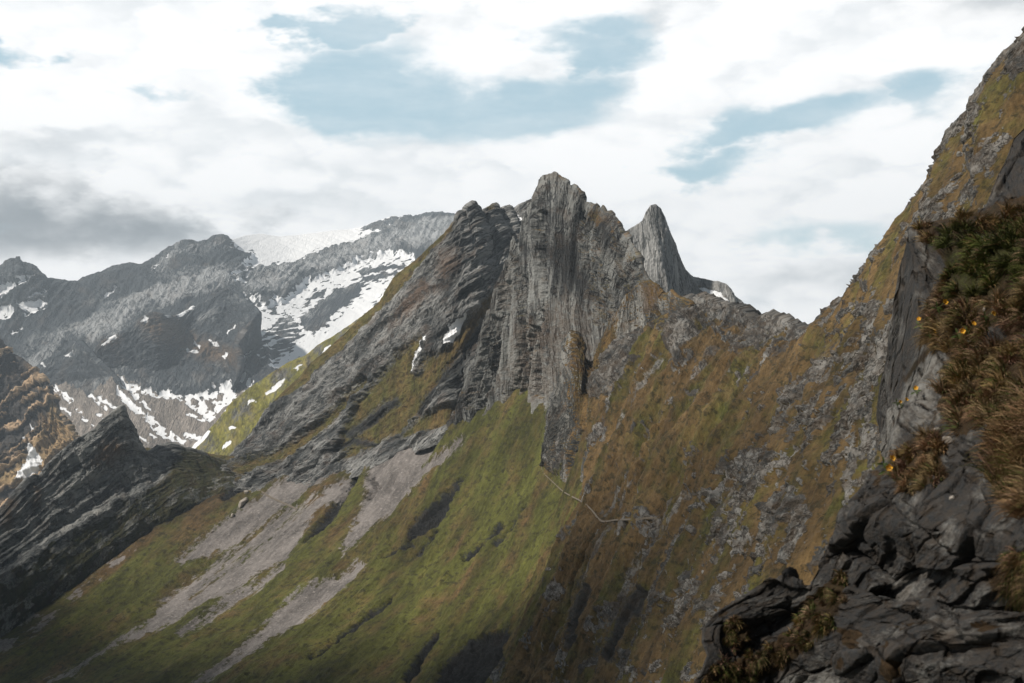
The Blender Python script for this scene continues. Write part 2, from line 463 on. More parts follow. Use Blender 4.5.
    bp = T.new('ShaderNodeBump'); T.put(bp.inputs['Height'], h); bp.inputs['Distance'].default_value = 1.0
    bp.inputs['Strength'].default_value = 0.9
    b = T.new('ShaderNodeBsdfPrincipled')
    T.put(b.inputs['Base Color'], c); b.inputs['Roughness'].default_value = 0.92
    b.inputs['Specular IOR Level'].default_value = 0.15
    T.l.new(bp.outputs[0], b.inputs['Normal'])
    o = T.new('ShaderNodeOutputMaterial'); T.l.new(b.outputs[0], o.inputs[0])
    return m

Z0 = (0, 0, 0, 0)
def slope_z(ctx): return ctx['N2'][..., 2]

def depth_at(ctx, px, py, step=3):
    """the depth of a built surface where the direction (px, py) meets it"""
    P = ctx['Pd'][ctx['obj']['_nb']::step, ::step]
    X = P[..., 0] / P[..., 1] * F + 512; Y = 341.5 - P[..., 2] / P[..., 1] * F
    i = np.argmin((X - px) ** 2 + (Y - py) ** 2)
    return float(P[..., 1].ravel()[i])
def foot(ctx, pts, k=1.0, add=0.0):
    """a row of points laid onto a built surface (k > 1 sinks it behind)"""
    return [(p[0], p[1] + 9, depth_at(ctx, p[0], p[1]) * (k + 0.012) + add, *p[2:]) for p in pts]
def shifted(top, us, base, f):
    """depths of a row made from those of the foot row: foot depth plus f metres"""
    bx = [b[0] for b in base]
    o = []
    for p in top:
        o.append((p[0], p[1], float(np.interp(p[0], bx, [b[2] for b in base])) + f, *p[3:]))
    return o

# ================================================================== the ground far below everything
def ground():
    n = 120
    g = np.linspace(-1, 1, n)
    X, Y = np.meshgrid(g * 3500, np.linspace(-400, 5900, n))
    Z = -560 + 60 * fbm(X / 1500, Y / 1500, 3, 5)
    P = np.stack([X, Y, Z], -1)
    me = mesh_np('ground', P, grid_faces(n, n), {})
    m = bpy.data.materials.new('valley_meadow'); m.use_nodes = True
    T = NT(m.node_tree)
    tcn = T.new('ShaderNodeTexCoord')
    n1 = T.noise(tcn.outputs['Object'], 0.004, 6, 0.6)
    T.put(m.node_tree.nodes['Principled BSDF'].inputs['Base Color'], T.mix(T.ramp(n1, 0.4, 0.6), (0.05, 0.06, 0.02), (0.10, 0.09, 0.05)))
    m.node_tree.nodes['Principled BSDF'].inputs['Roughness'].default_value = 0.95
    link('ground', me, m, kind='structure', label='valley floor of meadow far below the slopes')
ground()

# ================================================================== the long flank
M_FLANK = rock_mat('flank_turf_and_rock', dark=(0.035, 0.037, 0.037), light=(0.25, 0.245, 0.23), stretch=2.2, bump=1.5, tint=(0.09, 0.06, 0.035), tint_amt=0.4, moss=(0.022, 0.02, 0.010),
                   green=(0.076, 0.078, 0.018), dry=(0.102, 0.066, 0.028), scree=(0.165, 0.15, 0.14))
cols = [  # fall lines from the far left to the near right: five points each from the ridge down
 [(120,450,1300),(20,520,1200),(-80,590,1100),(-190,660,1000),(-320,740,900)],
 [(240,458,1150),(170,520,1080),(90,590,1000),(0,660,930),(-110,740,860)],
 [(345,450,1000),(270,530,940),(180,605,870),(80,675,810),(-40,755,740)],
 [(440,412,860),(380,510,800),(300,600,730),(200,680,660),(70,770,600)],
 [(500,395,780),(450,500,710),(385,595,640),(290,680,570),(170,775,510)],
 [(560,385,680),(520,490,610),(465,590,540),(385,685,470),(280,785,410)],
 [(620,345,560),(582,462,490),(535,572,420),(470,682,360),(385,790,300)],
 [(690,302,450),(632,418,380),(580,540,315),(522,665,255),(440,800,200)],
 [(758,322,340),(690,430,285),(632,548,235),(574,680,190),(500,830,150)],
 [(822,330,240),(752,435,195),(690,555,160),(634,690,130),(570,845,100)],
 [(905,237,110),(838,368,90),(772,505,72),(712,665,58),(645,850,45)],
 [(1024,40,48),(985,200,40),(935,380,33),(880,580,27),(820,850,22)],
 [(1150,-130,30),(1130,80,26),(1090,300,23),(1040,560,20),(980,850,18)]]
sky_line = [(690,302),(696,303),(701,298),(707,299),(712,302),(722,306),(728,307),(735,310),(741,311),(746,314),(751,321),(756,330),(760,328),(764,324),(770,320),(777,318.5),(783,321),(790,325),(797,328),(803,330.5),(812,332),(820,331.5),
    (826,326),(825,319),(831,314),(840,308),(846,303),(850,298),(858,292),(863,286),(868,279),(875,270),(882,264),(890,254),(897,245),(903,240),(906,234),(908,226),(913,218),(918,208),(923,200),(928,193),(934,186),(942,177),(948,167),
    (953,158),(957,148),(962,142),(963,136),(960,130),(961,122),(968,118),(974,112),(979,103),(983,95),(988,86),(989,76),(993,71),(999,72),(1003,62),(1008,55),(1014,49),(1024,39),(1040,22),(1070,-12),(1110,-70),(1150,-130)]
def flank_P(nu, nv):
    cu = np.array([0, .085, .17, .25, .32, .39, .47, .555, .64, .72, .83, .93, 1.0])
    C = np.array([[world_pt(*p) for p in c] for c in cols])        # (13, 5, 3)
    ug = np.linspace(0, 1, nu); vg = np.linspace(0, 1, nv)
    G = np.log(C[..., 1])                                          # depth runs evenly in its logarithm
    Q = np.stack([C[..., 0] / C[..., 1], G, C[..., 2] / C[..., 1]], -1)
    R = catmull(Q, cu, ug)                                         # (nu, 5, 3)
    S = catmull(R.transpose(1, 0, 2), np.linspace(0, 1, 5), vg)    # (nv, nu, 3)
    # the ridge's own jagged line
    a = np.array(sky_line, float)
    L = np.concatenate([[0], np.cumsum(np.hypot(*np.diff(a, axis=0).T))])
    key = [(690, 302), (756, 330), (820, 331.5), (906, 234), (1024, 39), (1150, -130)]
    ki = [int(np.argmin(np.hypot(a[:, 0] - k[0], a[:, 1] - k[1]))) for k in key]
    us = np.interp(L, L[ki], [cu[7], cu[8], cu[9], cu[10], cu[11], cu[12]])
    tx = np.interp(ug, us, (a[:, 0] - 512) / F); tz = np.interp(ug, us, (341.5 - a[:, 1]) / F)
    k = (ug >= cu[7]).astype(float)
    fall = np.clip(1 - vg / 0.22, 0, 1)[:, None] ** 2; quick = np.exp(-vg[:, None] / (0.028 + 0.06 * sstep(0.74, 0.84, ug))[None])
    for ax, tt in ((0, tx), (2, tz)):
        e = k * (tt - S[0, :, ax])
        lo = smooth_rows(np.stack([e] * 3, -1), 16)[:, 0]
        S[..., ax] += fall * lo[None] + quick * (e - lo)[None]
    D = np.exp(S[..., 1])
    return np.stack([S[..., 0] * D, D, S[..., 2] * D], -1)
SCREE = [
 [(432,420),(446,427),(442,445),(433,455),(424,468),(440,462),(464,443),(470,440),(464,449),(448,465),(431,478),(407,500),(391,516),(374,530),(358,548),(345,560),(347,548),(358,532),(360,523),(367,508),(371,495),(368,476),(373,467),(386,451),(407,434)],
 [(360,562),(368,570),(356,582),(348,592),(327,607),(308,622),(290,634),(270,645),(257,657),(224,678),(200,690),(190,690),(225,668),(245,652),(265,634),(278,620),(290,607),(302,596),(315,588),(340,580)],
 [(356,466),(331,474),(298,479),(275,492),(257,503),(215,533),(178,564),(186,570),(210,560),(232,548),(257,532),(290,508),(320,490)],
 [(312,502),(350,480),(346,500),(322,512),(300,545),(290,560),(265,575),(232,599),(195,615),(162,632),(124,648),(83,670),(60,684),(50,684),(100,655),(130,640),(145,630),(166,603),(207,568),(249,537),(286,512)],
 ('s', 3.5, [(284,572),(262,588),(240,600),(212,622),(184,638)]), ('s', 2.0, [(120,650),(100,660),(75,678)]),
 [(155,528),(149,553),(116,578),(83,611),(50,636),(21,657),(-10,680),(-60,690),(-20,640),(41,605),(83,576),(124,543)],
]
STRIPES = [('s', 1.5, [(345,482),(300,513),(250,552),(205,585)]), ('s', 1.2, [(335,492),(290,525),(240,565),(190,600)]), ('s', 1.0, [(300,519),(260,547),(215,583)]), ('s', 3.0, [(330,484),(285,512),(235,553),(180,590)])]
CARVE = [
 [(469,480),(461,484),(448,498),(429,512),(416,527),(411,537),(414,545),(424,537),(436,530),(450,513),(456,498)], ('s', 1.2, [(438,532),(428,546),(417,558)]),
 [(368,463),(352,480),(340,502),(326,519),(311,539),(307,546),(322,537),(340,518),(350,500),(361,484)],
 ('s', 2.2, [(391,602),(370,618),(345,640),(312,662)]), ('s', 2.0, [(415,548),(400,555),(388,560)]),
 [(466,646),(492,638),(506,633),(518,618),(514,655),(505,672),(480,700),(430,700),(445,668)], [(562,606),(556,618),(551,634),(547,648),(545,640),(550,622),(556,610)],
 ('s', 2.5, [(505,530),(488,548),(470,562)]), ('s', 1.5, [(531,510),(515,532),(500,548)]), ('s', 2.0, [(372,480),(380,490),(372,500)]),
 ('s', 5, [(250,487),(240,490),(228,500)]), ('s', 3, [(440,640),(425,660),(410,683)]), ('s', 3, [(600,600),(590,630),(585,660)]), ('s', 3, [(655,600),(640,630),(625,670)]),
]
GULLY = [
 ('s', 1.5, [(745,332),(712,378),(672,430),(640,475),(612,520)]), ('s', 1.5, [(800,345),(760,402),(715,462),(672,525),(640,585),(618,640)]),
 ('s', 1.2, [(706,318),(678,362),(650,404),(622,450)]), ('s', 2.0, [(848,345),(812,400),(775,455),(742,505),(712,560),(690,620)]),
 ('s', 1.5, [(700,505),(664,560),(630,620),(605,670)]), ('s', 1.0, [(775,335),(745,380),(720,415)]), ('s', 1.2, [(660,470),(625,530),(590,600),(565,660)]),
 ('s', 1.2, [(880,300),(850,350),(822,400),(795,440)]), ('s', 1.2, [(610,560),(585,610),(560,665)])]
PILLAR = [[(614,372),(624,335),(640,305),(653,322),(652,352),(640,378),(626,398),(614,404),(608,392)], [(566,392),(584,376),(590,385),(586,430),(578,462),(564,476),(552,464),(556,430)], [(690,310),(705,312),(700,345),(688,370),(680,355)]]
CLEFT = [[(602,388),(604,408),(598,430),(588,452),(579,470),(574,462),(584,430),(595,404)], ('s', 1.0, [(655,330),(650,360),(638,390),(625,410)])]  # carved clefts, with their shade also painted into the rock
def rightness(c): return sstep(-18, 34, c['qx'] + 14 * fbm(c['a'] / 20, c['b'] / 60, 3, 41) - np.where(c['qy'] < 505, 578, 578 - (c['qy'] - 505) * 0.42))
def fl_disp(c):
    a, b, w = c['a'], c['b'], c['w']
    R = rightness(c); near = sstep(0.62, 0.86, c['U'])
    aw = a + 7 * fbm(a / 60, b / 80, 3, 500)
    big = (7 + 2.0 * R) * ridged(aw / 75, b / 420, 3, 501, 0.5)
    md = (3.2 + 2.4 * R) * ridged(aw / 24, b / 120, 4, 503, 0.55)
    fn = (1.0 + 1.6 * R) * ridged(aw / 8, b / 26, 3, 505, 0.6)
    out = fbm(aw / 34 + 3, b / 60, 6, 507, 0.68) + 0.25 * fbm(a / 6, b / 9, 3, 519)
    thr = 0.20 - 0.10 * near + 0.16 * fbm(a / 90, b / 90, 2, 508)
    crest = sstep(0.10, 0.0, c['V'] + 0.05 * fbm(a / 30, b / 30, 3, 547)) * R
    thr = thr - 0.5 * crest
    rocky = enc(sd(c, [(765,425),(830,375),(885,325),(915,340),(890,420),(860,470),(830,520),(800,570),(740,600),(700,640),(690,690),(640,690),(690,600),(718,540),(735,480)], 20), 16)
    c['rocky'] = rocky
    thr = thr - 0.10 * rocky
    rk = sstep(thr, thr + 0.10, out) * np.clip(R + 0.15, 0, 1)
    pil = enc(union(c, PILLAR) + 3 * fbm(a / 9, b / 20, 3, 561), 3); c['cl'] = enc(union(c, CLEFT), 3)
    rk = np.maximum(rk, pil)
    c['rk'] = rk
    val, crack = voronoi(aw / 7.0, b / 10.0, 509, 0.9)
    blk = rk * (2.0 + 2.2 * near + 2.0 * rocky) * (0.6 + val)
    v2, cr2 = voronoi(aw / 3.1, b / 4.2, 511, 0.9)
    v4, cr4 = voronoi(aw / 13, b / 17, 513, 1.2)
    blk = blk + crest * rk * 7.0 * v4 + R * sstep(0.0, 0.12, c['V']) * (15.0 * saw(aw / 52 + 0.9 * fbm(a / 90, b / 200, 3, 541), 0.55) + 4.0 * saw(aw / 17 + 0.7 * fbm(a / 40, b / 90, 3, 543), 0.4))
    blk = blk + rk * (0.9 * v2)
    iso = (0.35 + 0.5 * near) * fbm(a / 2.8, b / 3.6, 3, 515)
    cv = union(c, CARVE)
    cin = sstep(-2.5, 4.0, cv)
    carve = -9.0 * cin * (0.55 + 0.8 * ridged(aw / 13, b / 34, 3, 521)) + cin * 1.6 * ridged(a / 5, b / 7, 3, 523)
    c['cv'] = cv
    carve = carve - 8.0 * c['cl'] + pil * (5.0 + 2.5 * ridged(aw / 8, b / 70, 3, 563) + 2.0 * saw(aw / 11, 0.3))
    gl = sstep(-13, 1.5, union(c, GULLY)); c['gl'] = gl
    carve = carve - 9.0 * gl ** 1.5 * np.clip(R + 0.1, 0, 1) * (0.8 + 0.4 * fbm(a / 20, b / 40, 2, 551))
    scr = sstep(-2, 3, union(c, SCREE)); c['scr'] = scr
    return (big + md * (1 - 0.7 * scr) + fn * (1 - 0.7 * scr) + blk + iso + carve - 1.2 * scr)
def fl_mask(c):
    a, b = c['a'], c['b']
    R = rightness(c)
    s = np.minimum(union(c, SCREE), -union(c, STRIPES) + 1.5)
    s = s + 5.0 * fbm(a / 5, b / 60, 4, 531) - (13.0 + 16 * fbm(a / 12, b / 30, 3, 533)) * (c['qx'] < 158) * (c['qy'] > 520) * (c['qy'] < 690 - 0.45 * c['qx'])
    rock = np.maximum(np.maximum(enc(c['cv'] , 3), c['cl']), c['rk'] * 0.95)
    # steep ribs on the near side are bare
    rock = np.maximum(rock, R * sstep(0.20, 0.0, slope_z(c)) * 0.7)
    rock = np.maximum(rock, enc(union(c, [[(250,470),(300,470),(345,465),(300,480),(262,495),(248,490)]]), 8) * 0.55)
    g = 1 - rock - R * (0.16 + 0.20 * fbm(a / 25, b / 40, 3, 539))
    left_shade = enc(sd(c, [(-300,560),(60,540),(160,500),(246,470),(252,485),(225,510),(160,535),(120,555),(50,605),(0,645),(-300,800)], 30), 20)  # band beside the fin: its shade is put into the grass colour
    dry = 0.30 + 0.48 * R + 0.75 * fbm(a / 30, b / 110, 4, 533) + 0.25 * sstep(620, 500, c['qy']) * (1 - R) * sstep(500, 300, c['qx'])
    orange = enc(sd(c, [(905,245),(900,300),(870,340),(830,390),(800,450),(770,500),(740,520),(770,440),(815,370),(850,320),(880,270)], 20), 16)  # sunlit strip: its light is painted in as a brighter grass tone
    gt = 0.36 + 0.5 * fbm(a / 36, b / 110, 4, 535) + 0.35 * orange  # orange: sunlight painted in as a brighter tone
    low = sstep(560, 690, c['qy'] + 0.12 * (c['qx'] - 500))
    tone = 0.45 + 0.4 * fbm(a / 20, b / 30, 3, 537) - 1.2 * enc(c['cv'], 4) * (1 - R * .3)  # carved hollows toned down: painted shade
    gt = gt - 0.25 * left_shade - 0.22 * c['rocky'] - 0.12 * c['gl'] * R
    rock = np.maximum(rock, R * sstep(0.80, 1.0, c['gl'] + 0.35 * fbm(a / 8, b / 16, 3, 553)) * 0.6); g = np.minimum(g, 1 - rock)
    return (g, 0, enc(s, 7) * (1 - 0.8 * R), dry + 0.3 * left_shade), (tone, 0.3 * R, np.clip(gt, 0.1, 1), np.maximum(enc(c['cv'], 3) * (1 - 0.5 * R), 0.8 * c['cl']))  # dry also carries the band's painted shade; alpha is painted shade
NU, NV = 1500, 760
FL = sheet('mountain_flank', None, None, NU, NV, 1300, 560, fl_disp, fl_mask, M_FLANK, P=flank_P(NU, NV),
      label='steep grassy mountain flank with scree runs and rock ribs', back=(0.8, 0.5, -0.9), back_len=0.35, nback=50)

# ================================================================== the far snowy range
M_FAR = rock_mat('far_limestone', dark=(0.055, 0.064, 0.072), light=(0.38, 0.39, 0.395), rot=-0.5, stretch=4.0, bump=2.6,
                 tint=(0.17, 0.12, 0.08), tint_amt=0.25, dry=(0.26, 0.19, 0.11), green=(0.20, 0.18, 0.08), scree=(0.27, 0.235, 0.205))
far_top = [(-160,330,4000,0),(-90,300,4000),(-40,282,4000),(0,268,4000),(6,264,4000),(12,261,4000),(16,262,4000),(18,257,4000),(20,263,4000),(27,265,4000),(34,268,4000),
    (40,275,4000),(46,281,4000),(60,282,4050),(75,284,4100),(90,279,4100),(105,273,4150),(118,267,4200),(130,265,4200),(143,266,4200),(150,263,4250),(160,257,4250),
    (172,249,4300),(185,243,4300),(193,244,4350),(205,243,4350),(214,239,4400),(222,237,4400),(232,240,4450),(245,236,4500),(260,234,4550),(280,237,4600),(300,235,4700),(330,231,4800),
    (352,229,4850),(362,227,4850),(378,221,4900),(394,216,4900),(402,219,4900),(412,219,4900),(425,216,4900),(440,215,4900),(452,217,4900),(470,228,4900),(510,245,4900),(600,270,4900,1)]
far_cliff = [(-160,365,3750,0),(0,335,3750),(60,322,3800),(120,310,3850),(190,290,3900),(245,280,4050),(300,275,4300),(350,262,4500),(400,248,4600),(450,240,4650),(600,300,4600,1)]
far_mid = [(-160,420,3350,0),(0,385,3400),(60,372,3400),(130,350,3450),(200,340,3500),(245,330,3500),(300,320,3700),(350,305,3900),(400,290,4000),(450,280,4100),(600,350,4000,1)]
far_base = [(-160,520,2500,0),(0,480,2550),(100,470,2600),(170,465,2650),(215,455,2650),(260,440,2700),(330,420,2800),(450,400,3000),(600,420,3000,1)]
far_top = [(p[0], p[1], p[2] + 500 * float(sstep(215, 260, p[0])), *p[3:]) for p in far_top]
SN_FAR = [
  [(226,236),(229,243),(235,255),(250,257),(238,267),(245,271),(255,270),(278,269.5),(297,265.5),(321,255),(346,250),(365,243),(384,235),(400,224.6),(402,219),(396,212),(330,212),(230,225)],
  [(243,296),(260,303),(267,308),(274,299.5),(282,303),(292,293),(306,282),(323,277),(351,265.6),(372,257.4),(392,252),(400,255),(414,258),(416,266),(398,282),(385,300),(372,314),(360,328),(345,339),(330,349),(312,357),(300,366),(285,372),(270,372),(268,352),(262,347),(252,353),(246,365),(240.5,381),(235,381),(240,367),(243,351),(235,345),(239,335),(249,322),(253,309)],
  [(121,380),(126,386),(142,390),(158,395),(161,391),(177,397),(198,396),(212,392.6),(215,388),(224,388),(234,381),(247,380),(255,387),(250,393),(238,397),(231,407),(224,409),(217,417),(210,424),(203,418),(187,405.5),(177,401),(158,400),(142,395),(128,393),(122,390)],
  [(119,390),(130,400),(144,412),(146,419),(137,417),(124,405),(118,398)],
  [(132,389),(152,410),(154,414),(144,407),(130,395)],
  [(147,413),(161,425),(172,434),(188,441),(184,446),(172,441),(158,437),(145,423)],
  [(0,290),(22,278.6),(37,277.5),(19,289),(0,303),(-40,315),(-40,300)], [(-30,316),(11.7,307),(17,315),(8,324),(0,322)],
  [(15,303),(30,305),(44.5,301),(48,309),(39,315),(31,317),(25,318),(20,310)], [(28,301),(44.5,292),(46,296),(36,300)],
  ('s',1.5,[(13,335),(23,331)]), [(150,270),(162,266),(153,276)], ('s',1.3,[(106,301),(119,290.5)]), ('s',1.8,[(168,260),(170,257)]),
  ('s',2.0,[(233,279),(245,274)]), ('s',2.2,[(236,287),(247,283)]), ('s',1.2,[(247,281),(252,272)]), ('s',1.3,[(228,249),(232,241)]),
  ('s',1.6,[(52,383),(60,393),(73,401)]), ('s',1.2,[(50,389),(60,396)]), ('s',1.4,[(60,408),(72,415)]), ('s',2.0,[(92,398),(106,409)]), ('s',1.7,[(101,400),(116,409)]),
  ('s',1.3,[(83,420),(95,428)]), ('s',1.2,[(135,436),(147,443)]), ('s',1.2,[(150,436),(156,440)]), [(31,425),(37,434),(34,434)],
  ('s',2.2,[(190,415),(204,422)]), ('s',3.0,[(187,436),(200,440)]), ('s',1.6,[(207,405),(216,418)]),
  ('s',1.5,[(98,415),(112,424)]),('s',1.2,[(76,411),(84,417)]), ('s',1.3,[(64,398),(70,404)]),
]
RK_FAR = [
  [(360,229),(374,223),(393,217),(401,219),(398,223),(384,229),(365,230)],
  [(360,271),(381,266.5),(403,265.6),(405,269),(384,271.4),(362,276)], [(363,278),(384,274),(398,272),(396,275.5),(380,279),(363,283)],
  [(363,282),(363,288),(358,298),(346,305),(332,315),(325,327),(316,331),(306,331),(299,326),(301,319),(313,307),(327,298),(337,291),(351,286)],
  [(300,310),(313,296),(328,288),(326,292),(309,304)],
  [(288,315),(297,326.5),(299,338),(290,350),(281,360),(258,362),(250,350),(264,338),(276,324),(283,316)],
  [(243,327),(248,325),(252,332),(249,337),(244,332)], [(245,384),(236,386),(234,392),(240,395),(248,391)],
  [(219,394),(224,395),(222,402),(217,398)], [(203,399),(212,402),(216,412),(208,410)], [(191,400),(199,402),(198,406),(192,404)],
  [(330,300),(338,297),(336,301),(331,303)], [(270,310),(274,308),(276,313),(272,315)],
]
def far_disp(c):
    X = c['P'][..., 0] / c['w'].mean(); Z = c['P'][..., 2] / c['w'].mean()
    r = 3.5 * ridged(X / 42, Z / 60, 5, 3, 0.55)
    st = 2.5 * ridged((X * 0.35 + Z) / 16, (X - Z * 0.35) / 90, 4, 9, 0.55)
    fl = 2.2 * ridged(X / 9, Z / 34, 4, 13, 0.55)
    k = 1 - 0.9 * sstep(-2, 4, union(c, SN_FAR))
    base = sstep(385, 410, c['py'])
    cl = union(c, [[(12,372),(40,358),(90,322),(140,296),(190,283),(225,268),(240,275),(246,292),(225,290),(205,300),(165,312),(145,314),(117,336),(95,346),(80,340),(50,360),(38,372),(10,384)],
                   [(255,272),(297,267),(330,254),(365,244),(400,226),(455,222),(460,250),(395,252),(350,266),(306,282),(275,300),(262,303),(245,296)]])
    qz = X * 0.42 + Z + 5 * fbm(X / 40, Z / 40, 3, 33)
    wall = 2.5 * sstep(-3, 5, cl) + (2.2 * saw(qz / 19, 0.3) + 1.3 * saw(qz / 6.3, 0.3)) * (1 - 0.9 * base) * (0.15 + 0.85 * k)
    return (r + st * 1.1 * (1 - base) + fl * 1.2 * (1 - 0.8 * base)) * k * (1 - 0.5 * base) + wall
def far_mask(c):
    sn = np.minimum(union(c, SN_FAR), -union(c, RK_FAR))
    spk = fbm(c['a'] / 7, c['b'] / 4, 3, 77)
    sn = sn - 7 * sstep(0.15, 0.27, spk) * (sn > -5)
    i5 = sd(c, RK_FAR[5]) > -1
    sn = np.where(i5, -1.2 + 8 * fbm(c['a'] / 16, c['b'] / 3.5, 4, 79), sn)
    lowmix = (c['qx'] > 245) & (c['qy'] > 300) & (c['qx'] < 300)
    sn = np.where(lowmix, sn + 2.5 * fbm(c['a'] / 10, c['b'] / 4, 3, 7), sn)
    low = enc(union(c, [[(-200,400),(50,375),(90,398),(120,382),(160,398),(200,400),(240,390),(270,395),(300,600),(-200,600)]]), 5)
    grass = enc(union(c, [[(-200,420),(40,380),(75,395),(100,410),(122,430),(145,440),(190,450),(200,470),(100,600),(-200,600)],
                          [(150,395),(165,400),(150,402)]]), 9) * 0.9
    grass = np.minimum(grass, low) * (0.4 + 0.6 * sstep(-0.25, 0.2, fbm(c['a'] / 26, c['b'] / 13, 3, 55)))
    brown = union(c, [[(225,340),(243,352),(240,366),(205,362),(180,350),(190,340)]])
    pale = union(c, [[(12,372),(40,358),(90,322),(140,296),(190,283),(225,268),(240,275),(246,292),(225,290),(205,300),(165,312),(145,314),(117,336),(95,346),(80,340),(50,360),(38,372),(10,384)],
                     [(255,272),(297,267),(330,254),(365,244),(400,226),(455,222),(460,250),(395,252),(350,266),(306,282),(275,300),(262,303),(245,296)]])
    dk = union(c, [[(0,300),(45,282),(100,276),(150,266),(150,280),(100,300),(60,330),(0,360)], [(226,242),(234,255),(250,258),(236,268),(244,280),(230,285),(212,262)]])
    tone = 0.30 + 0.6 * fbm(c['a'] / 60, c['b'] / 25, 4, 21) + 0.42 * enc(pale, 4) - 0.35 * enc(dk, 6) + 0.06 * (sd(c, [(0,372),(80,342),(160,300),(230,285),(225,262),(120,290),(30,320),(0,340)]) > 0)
    return (grass, enc(sn, 6), low, 0.85), (tone, enc(brown, 6), 0.5, 0)
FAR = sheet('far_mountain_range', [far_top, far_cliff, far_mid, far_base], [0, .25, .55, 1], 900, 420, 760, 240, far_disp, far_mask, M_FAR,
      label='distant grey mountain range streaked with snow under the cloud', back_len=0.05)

# spurs standing in front of the range
def spur(name, top, base, nu, nv, label, al, bl, amp=1.0, snow=(), brown=(), seed=0, mat=None, tonev=0.25, grass_fn=None):
    def disp(c):
        e = np.minimum(c['U'], 1 - c['U'])
        k = sstep(0, 0.08, e)
        r = 4.5 * ridged(c['a'] / 30, c['b'] / 30, 4, seed + 5, 0.55) + 2.2 * ridged((c['a'] * .5 + c['b']) / 8, (c['a'] - c['b'] * .5) / 40, 4, seed + 8, 0.55)
        r = r + 1.2 * ridged(c['a'] / 4, c['b'] / 12, 3, seed + 11)
        if seed == 80: r = r + 5.0 * bands(c)
        return amp * r * (0.3 + 0.7 * k)
    def mask(c):
        tone = tonev + 0.4 * fbm(c['a'] / 30, c['b'] / 14, 3, seed + 21)
        if seed == 80: tone = 0.05 + 0.95 * bands(c) + 0.3 * fbm(c['a'] / 20, c['b'] / 20, 3, 84)
        br = enc(union(c, brown), 8) if brown else 0
        gr = grass_fn(c) if grass_fn else 0
        return (gr, enc(union(c, snow), 6) if snow else 0, 0, 0.9), (tone, br, 0.5, 0)
    sheet(name, [top, base], [0, 1], nu, nv, al, bl, disp, mask, mat or M_FAR, label=label, back_len=0.06)
spur('rock_spur', [(20,385,3350),(35,368,3350),(50,360,3350),(66,350,3350),(81,341,3350),(88,350,3300),(100,362,3250),(112,373,3200),(119,381,3150),(122,388,3100)],
     foot(FAR, [(10,412),(60,407),(122,392)], 1.02), 160, 110, 'dark triangular rock spur with one snow patch below the far range', 110, 60,
     snow=[[(66,356),(75,351),(71,358)], ('s',1.3,[(44,367),(47,368)])], brown=[], seed=40)
spur('rock_buttress', [(92,362,3300),(97,348,3300),(107,341,3300),(118,336,3300),(131,329,3300),(140,321,3300),(148,315,3300),(155,313,3300),(164,316,3300),(173,318,3350),(185,314,3400),
     (197,307,3450),(207,301,3450),(217,295,3450),(226,290,3450),(234,294,3450),(246,302,3400),(256,309,3350),(260,313,3300),(252,322,3250),(243,332,3200),(236,343,3150),(242,360,3100),(238,375,3050),(232,388,3000)],
     foot(FAR, [(110,381),(122,383),(145,390),(165,395),(185,397),(212,391),(236,383)], 1.02), 330, 220, 'dark rock buttress with brown shelves above the valley snow', 180, 90, amp=1.0,
     snow=[[(143,321),(146,316),(151,317),(149,324)], [(164,316),(168,311),(175,308),(180,313),(194,305),(194,313),(188,312),(181,316),(171,317)],
           ('s',1.6,[(105,345),(116,338)]), [(194,341),(203,348),(201,351),(195,346)], [(210,343),(219,344),(221,349),(215,348)], [(226,352),(230,355),(228,361),(224,357)], ('s',1.5,[(189,352),(197,354)]),
           ('s',1.2,[(236,327),(231,335)])],
     brown=[[(140,325),(160,315),(175,322),(190,335),(215,345),(240,352),(238,366),(205,362),(180,350),(160,345)],[(100,342),(120,338),(115,350)]], seed=60)
def bands(c):
    X, Y = c['qx'], c['qy']
    q = Y * 0.80 + X * 0.60 + 5 * fbm(c['a'] / 30, c['b'] / 30, 3, 85)
    return sstep(-0.2, 0.5, perlin(q / 6.5, X * 0 + 3.3, 86) + 0.5 * perlin(q / 2.6, X / 60, 87) + 0.5 * fbm(c['a'] / 14, c['b'] / 14, 3, 88))
def strata_grass(c):
    return enc(union(c, [[(52,405),(60,415),(72,432),(80,450),(40,480),(-50,520),(-50,500),(20,470),(45,435)]]), 7)
M_STRATA = rock_mat('banded_brown_rock', dark=(0.055, 0.052, 0.05), light=(0.46, 0.33, 0.21), rot=-0.75, stretch=6.0, bump=1.5, tint=(0.36, 0.24, 0.13), tint_amt=0.5, dry=(0.34, 0.24, 0.13), fine=0.55, contrast=1.3)
spur('banded_hill', [(-120,300,2300),(-40,325,2300),(0,341,2300),(8,356,2300),(20,360,2280),(35,371,2250),(48,388,2200),(54,400,2180),(58,412,2150),(68,425,2100),(80,445,2050),(90,465,2000)],
     [(-150,560,1900),(-60,560,1900),(40,560,1850),(110,520,1850)], 260, 260, 'brown hill of banded strata at the left edge of the valley', 230, 160, amp=1.2,
     snow=[[(29,447),(39.5,456),(45,464),(39.5,476),(21,485),(20,479),(30,460)], [(31.6,426),(38,435),(35,436)], ('s',1.2,[(26,440),(28,442)])], seed=80, mat=M_STRATA, tonev=0.45, grass_fn=strata_grass)

